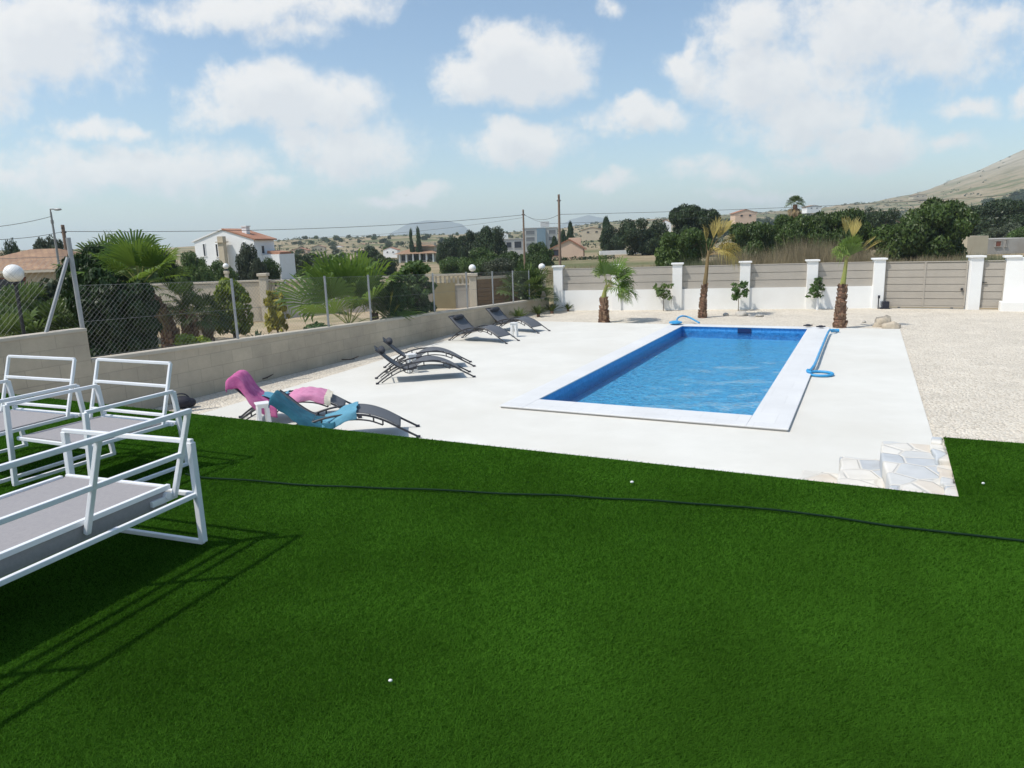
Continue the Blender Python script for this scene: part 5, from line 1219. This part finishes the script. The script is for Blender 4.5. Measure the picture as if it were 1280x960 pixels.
def gpillar(px, Y, top, wpx, label, globe=True, rg=.13):
    p = atY(px, 385, Y); w_ = wpx*Y/F; z1 = ztop_(px, Y, top); t = thing('garden_pillar', label, 'pillar', (p.x, p.y, 0))
    mb = MB(); mb.box((0, 0, z1/2-.3), (w_, w_, z1+.6)); mb.build('shaft', M['cream_wall'], t, bevel=.01)
    mb = MB(); mb.box((0, 0, z1+.05), (w_*1.35, w_*1.35, .1)); mb.build('pillar_cap', M['cream_wall'], t, bevel=.01)
    if globe:
        g_ = thing('globe_lamp', 'white globe lamp standing on the '+label.split(',')[0].replace('cream ', '')[:60], 'lamp', (p.x, p.y, z1+.1), 0, 'globe lamps in the garden')
        mb = MB(); mb.lathe([(.07,0),(.06,.03),(.04,.06)], 12); mb.build('lamp_base', M['dark'], g_)
        mb = MB(); mb.sphere((0, 0, .06+rg), rg, 14); mb.build('globe', M['globe'], g_, smooth=True)
gpillar(592.5, 26, 345, 9, 'left cream pillar of the brown gate')
gpillar(678.5, 27.5, 343, 9, 'right cream pillar of the brown gate')
gpillar(333, 25.3, 345, 9, 'short cream pillar in the garden wall with no lamp', False)
gpillar(288, 25.0, 342, 4, 'thin cream post by the lime green bush', True, .1)
a, b = atY(597, 385, 26.1), atY(674, 385, 27.3); a.z = b.z = 0
bg = thing('plank_gate', 'brown wooden gate of wide horizontal planks', 'gate', a, math.atan2((b-a).y, (b-a).x)); w_ = (b-a).length; zt1 = ztop_(635, 26.3, 346)
mb = MB(); nn = 7
for k in range(nn): mb.box((w_/2, 0, .2+(zt1-.25)/nn*(k+.5)), (w_-.04, .05, (zt1-.25)/nn-.015))
mb.build('planks', M['brown_gate'], bg)
mb = MB(); mb.bar((0, 0, zt1), (w_, 0, zt1), .09, .07); mb.build('top_rail', M['house_beige'], bg)
mb = MB(); mb.box((w_/2, .04, zt1/2+.05), (w_-.05, .02, zt1-.3)); mb.build('backing', M['brown_gate'], bg)
# globe lamp in the left garden
p = gloc(27, 12.6); zc = atY(26, 341.5, 12.6).z
g_ = thing('globe_lamp', 'large white globe lamp on a black post in the left garden', 'lamp', p, 0, 'globe lamps in the garden')
mb = MB(); mb.tube([(0,0,-.1),(0,0,zc-p.z-.17)], .03, 8); mb.lathe([(.03,0),(.075,.03),(.07,.06)], 12, (0,0,zc-p.z-.2)); mb.build('post', M['dark'], g_)
mb = MB(); mb.sphere((0,0,zc-p.z), .158, 16); mb.build('globe', M['globe'], g_, smooth=True)
# ---------------------------------------------------------------- poles, street lamp, wires
def pole(px, Y, top, r0, mt, label, name='utility_pole'):
    p = atY(px, 300, Y); z = zt(p.x, p.y); t = thing(name, label, 'pole', (p.x, p.y, z)); h = atY(px, top, Y).z-z
    mb = MB(); mb.tube([(0,0,-.3),(0,0,h*.5),(0,0,h)], [r0, r0*.9, r0*.75], 10); mb.build('shaft', M[mt], t)
    mb = MB(); mb.tube([(-.12,0,h-.35),(.12,0,h-.35)], .035, 6); mb.tube([(.0,-.1,h-.15),(0,.1,h-.15)], .035, 6); mb.build('insulator_bracket', M['dark'], t)
    return Vector((p.x, p.y, z+h-.3)), t
pA, _ = pole(655, 52, 262, .08, 'wood_pole', 'thinner wooden utility pole in front of the grey apartment block')
pB, _ = pole(699.5, 42, 243, .085, 'wood_pole', 'taller wooden utility pole in front of the pink house')
pC, _ = pole(81, 34, 281, .1, 'wood_pole', 'short dark wooden pole between street lamp and fence corner post')
for i, (x0, y0) in enumerate([(640,318),(625,320)]): pass
def wire(label, pts, sag=.3, r=.012):
    P = []
    for a, b in zip(pts[:-1], pts[1:]):
        for k in range(14): t = k/14; q = a.lerp(b, t); q.z -= sag*4*t*(1-t); P.append(q)
    P.append(pts[-1]); mb = MB(); mb.tube(P, r, 4); tag(mb.build('power_line', M['black_wire']), label, 'power line', 'overhead power lines')
pR = atY(1400, 233, 60); pR2 = atY(1400, 246, 62)
wire('overhead wire from the short dark pole past both tall poles to the right', [pC, atY(655, 268.5, 52), atY(699, 268, 50), pR], .35, .013)
wire('second lower overhead wire left of the two tall poles', [atY(380, 297, 60), pA+Vector((0,0,-.25))], .3, .008)
wire('upper overhead wire between the two tall poles and the hill', [pA, pA.lerp(pB, .95)+Vector((0,0,-1.3)), atY(1010, 262, 90)], .2, .009)
p = atY(72, 320, 26); z = zt(p.x, p.y); tz = atY(64, 261.5, 26).z
sl = thing('street_lamp', 'thin grey street lamp with curved head above the left garden', 'street lamp', (p.x, p.y, z)); h = tz-z
mb = MB(); mb.tube([(0,0,-.3),(0,0,h*.6),(0,0,h-.1)], [.05,.042,.032], 8); mb.tube([(0,0,h-.12),(0,0,h),(.1,0,h),(.16,0,h-.0)], .025, 6); mb.tube([(0,0,h-.38),(0,0,h-.5)], .05, 8); mb.build('post', M['concrete_pole'], sl)
mb = MB(); mb.sphere((.26,0,h-.015), .1, 8, (1.5,.7,.45)); mb.build('lamp_head', M['galv'], sl, smooth=True)
sp = Vector((p.x, p.y, tz-.25)); 
wire('overhead wire from the left edge up to the street lamp', [atY(-60, 287, 22), sp], .1, .008)
wire('overhead wire from the left edge to the short dark pole', [atY(-60, 299, 24), pC], .15, .01)
bd = MB(); bd.add([(-.4,0,.12),(0,-.08,0),(0,.12,0),(.4,0,.14),(0,0,-.03)], [(0,1,2),(1,3,2),(1,4,2)]); o = bd.build('bird', M['dark']); o.location = atY(507, 244.5, 90); tag(o, 'tiny dark bird flying low in the sky', 'bird')
# ---------------------------------------------------------------- sun, sky with clouds, haze
EL = 58; to_sun = Vector((-.92, -.39, 0)).normalized()*math.cos(R_(EL)) + Vector((0,0,math.sin(R_(EL))))
sun = bpy.data.lights.new('sun', 'SUN'); so_ = bpy.data.objects.new('sun', sun); COL.objects.link(so_)
sun.energy = 3.8; sun.angle = R_(1.0); sun.color = (1, .95, .87); so_.rotation_euler = to_sun.to_track_quat('Z', 'Y').to_euler()
W = bpy.data.worlds.new('World'); S.world = W; W.use_nodes = True; nt = W.node_tree; nt.nodes.clear()
out = N(nt, 'ShaderNodeOutputWorld'); bg_ = N(nt, 'ShaderNodeBackground'); bg_.inputs[1].default_value = SKY_S = .15
sky = N(nt, 'ShaderNodeTexSky'); sky.sky_type = 'NISHITA'; sky.sun_disc = False; sky.sun_elevation = R_(EL); sky.sun_rotation = math.atan2(to_sun.x, to_sun.y); sky.altitude = 50; sky.air_density = 1.0; sky.dust_density = 1.2; sky.ozone_density = 1.2
def density_group():
    g = bpy.data.node_groups.new('cloud_density', 'ShaderNodeTree')
    g.interface.new_socket('P', in_out='INPUT', socket_type='NodeSocketVector'); g.interface.new_socket('D', in_out='OUTPUT', socket_type='NodeSocketFloat')
    gi = g.nodes.new('NodeGroupInput'); go = g.nodes.new('NodeGroupOutput')
    n1 = N(g, 'ShaderNodeTexNoise', i_Scale=7., i_Detail=7., i_Roughness=.6); L(g, gi.outputs[0], n1.inputs['Vector'])
    n2 = N(g, 'ShaderNodeTexNoise', i_Scale=30., i_Detail=8., i_Roughness=.62); L(g, gi.outputs[0], n2.inputs['Vector'])
    wv = N(g, 'ShaderNodeVectorMath', operation='SUBTRACT'); L(g, n1.outputs['Color'], wv.inputs[0]); wv.inputs[1].default_value = (.5,.5,.5)
    ws = N(g, 'ShaderNodeVectorMath', operation='SCALE'); ws.inputs['Scale'].default_value = .09; L(g, wv.outputs[0], ws.inputs[0])
    pw = N(g, 'ShaderNodeVectorMath', operation='ADD'); L(g, gi.outputs[0], pw.inputs[0]); L(g, ws.outputs[0], pw.inputs[1])
    cl = [(40,55,120,62,1.),(-60,90,120,60,1),(100,15,60,30,.8),(330,4,170,24,.75),(375,30,50,20,.6),(345,128,88,40,1.05),(415,135,70,34,.9),(290,148,60,22,.8),(430,188,95,36,.7),(390,175,60,30,.6),(600,95,62,36,1.1),(660,82,80,46,1.1),(625,60,45,32,1.),(690,95,50,32,1.),
          (650,185,72,24,.95),(632,168,34,20,.9),(800,150,62,22,1.),(785,138,40,18,.9),(150,210,180,34,.7),(240,205,110,26,.7),(110,157,52,14,.7),(165,162,26,12,.6),(330,225,50,12,.5),(30,220,60,16,.5),
          (985,105,105,62,.78),(1010,150,85,40,.8),(1090,45,170,62,.8),(940,30,60,40,.7),(1180,70,110,50,.55),(850,78,30,18,.7),(870,55,14,18,.5),(875,100,40,30,.6),(1090,187,70,24,.95),(1065,178,40,16,.8),(1212,138,38,18,.7),(1280,125,26,22,.8),
          (900,212,70,18,.65),(860,205,40,16,.5),(755,222,38,12,.7),(525,240,40,10,.7),(490,248,40,8,.5),(940,240,70,8,.4),(1190,185,40,10,.35),(765,5,14,14,.5),(1240,10,60,30,.6),(1000,200,70,14,.45)]
    acc = None
    for x, y, rx, ry, s in cl:
        d = ray(x, y); k = 1/(F*math.cos(PIT)) * (1.02)
        v = N(g, 'ShaderNodeVectorMath', operation='SUBTRACT'); L(g, pw.outputs[0], v.inputs[0]); v.inputs[1].default_value = (d.x, d.z, 0)
        m2 = N(g, 'ShaderNodeVectorMath', operation='MULTIPLY'); L(g, v.outputs[0], m2.inputs[0]); m2.inputs[1].default_value = (1/(rx*k*1.12), 1/(ry*k*1.12), 0)
        ln = N(g, 'ShaderNodeVectorMath', operation='LENGTH'); L(g, m2.outputs[0], ln.inputs[0])
        o = N(g, 'ShaderNodeMath', operation='MULTIPLY_ADD'); L(g, ln.outputs['Value'], o.inputs[0]); o.inputs[1].default_value = -s; o.inputs[2].default_value = s
        if acc is None: acc = o
        else:
            mx = N(g, 'ShaderNodeMath', operation='SMOOTH_MAX'); mx.inputs[2].default_value = .12; L(g, acc.outputs[0], mx.inputs[0]); L(g, o.outputs[0], mx.inputs[1]); acc = mx
    a = N(g, 'ShaderNodeMath', operation='MULTIPLY_ADD'); L(g, n1.outputs['Fac'], a.inputs[0]); a.inputs[1].default_value = 1.2; a.inputs[2].default_value = -.66
    b = N(g, 'ShaderNodeMath', operation='MULTIPLY_ADD'); L(g, n2.outputs['Fac'], b.inputs[0]); b.inputs[1].default_value = .9; L(g, a.outputs[0], b.inputs[2])
    ad = N(g, 'ShaderNodeMath', operation='ADD'); L(g, acc.outputs[0], ad.inputs[0]); L(g, b.outputs[0], ad.inputs[1])
    sb = N(g, 'ShaderNodeMath', operation='SUBTRACT'); L(g, ad.outputs[0], sb.inputs[0]); sb.inputs[1].default_value = .43
    L(g, sb.outputs[0], go.inputs[0]); return g
dg = density_group()
tc = N(nt, 'ShaderNodeTexCoord'); sp = N(nt, 'ShaderNodeSeparateXYZ'); L(nt, tc.outputs['Generated'], sp.inputs[0])
ym = N(nt, 'ShaderNodeMath', operation='MAXIMUM'); L(nt, sp.outputs[1], ym.inputs[0]); ym.inputs[1].default_value = .08
dx = N(nt, 'ShaderNodeMath', operation='DIVIDE'); L(nt, sp.outputs[0], dx.inputs[0]); L(nt, ym.outputs[0], dx.inputs[1])
dz = N(nt, 'ShaderNodeMath', operation='DIVIDE'); L(nt, sp.outputs[2], dz.inputs[0]); L(nt, ym.outputs[0], dz.inputs[1])
cb = N(nt, 'ShaderNodeCombineXYZ'); L(nt, dx.outputs[0], cb.inputs[0]); L(nt, dz.outputs[0], cb.inputs[1])
g1 = N(nt, 'ShaderNodeGroup'); g1.node_tree = dg; L(nt, cb.outputs[0], g1.inputs[0])
up = N(nt, 'ShaderNodeVectorMath', operation='ADD'); L(nt, cb.outputs[0], up.inputs[0]); up.inputs[1].default_value = (-.012, .03, 0)
g2_ = N(nt, 'ShaderNodeGroup'); g2_.node_tree = dg; L(nt, up.outputs[0], g2_.inputs[0])
mk_ = N(nt, 'ShaderNodeMapRange', interpolation_type='SMOOTHSTEP', i_From_Min=-.12, i_From_Max=.5, i_To_Max=.9); L(nt, g1.outputs[0], mk_.inputs[0])
lf = N(nt, 'ShaderNodeMapRange', i_From_Min=.02, i_From_Max=.62, i_To_Min=0, i_To_Max=1); L(nt, g2_.outputs[0], lf.inputs[0])
CL = 6.45
ccol = ramp(nt, lf.outputs[0], [(0, (CL*1.0, CL*.985, CL*.96)), (.5, (CL*.94, CL*.94, CL*.93)), (1, (CL*.86, CL*.87, CL*.88))])
# ramp colours are clamped in the interface but not in the data
gain = N(nt, 'ShaderNodeVectorMath', operation='MULTIPLY'); gain.inputs[1].default_value = (1.05, 1.1, 1.07); L(nt, sky.outputs[0], gain.inputs[0])
mxs = mixc(nt, mk_.outputs[0], gain.outputs[0], ccol)
L(nt, mxs, bg_.inputs[0]); L(nt, bg_.outputs[0], out.inputs[0])
def hazebox():
    mt, nt, out = nm('haze'); v = N(nt, 'ShaderNodeVolumePrincipled'); v.inputs['Color'].default_value = (.78, .9, 1, 1); v.inputs['Density'].default_value = 2.4e-4; v.inputs['Anisotropy'].default_value = .2
    L(nt, v.outputs[0], out.inputs['Volume'])
    mb = MB(); zs = [p[2] for p in bpy.data.objects['ground'].data.vertices[0].co[:] and [vv.co for vv in bpy.data.objects['ground'].data.vertices]]
    z0, z1 = min(min(zs), -25)-1, max(max(zs), 150)+6
    mb.box((0, 0, (z0+z1)/2), (11200, 11200, z1-z0)); o = mb.build('haze', mt); tag(o, 'thin pale haze between the yard and the hills', 'haze', kind='stuff')
    print('haze z', z0, z1)
if HAZE: hazebox()
S.view_settings.view_transform = 'Standard'; S.view_settings.look = 'None'; S.view_settings.exposure = 0.0; S.view_settings.gamma = 1; S.view_settings.use_curve_mapping = False
S.cycles.use_denoising = True; S.cycles.max_bounces = 7; S.cycles.transparent_max_bounces = 12; S.cycles.volume_bounces = 1
S.cycles.caustics_reflective = False; S.cycles.caustics_refractive = False
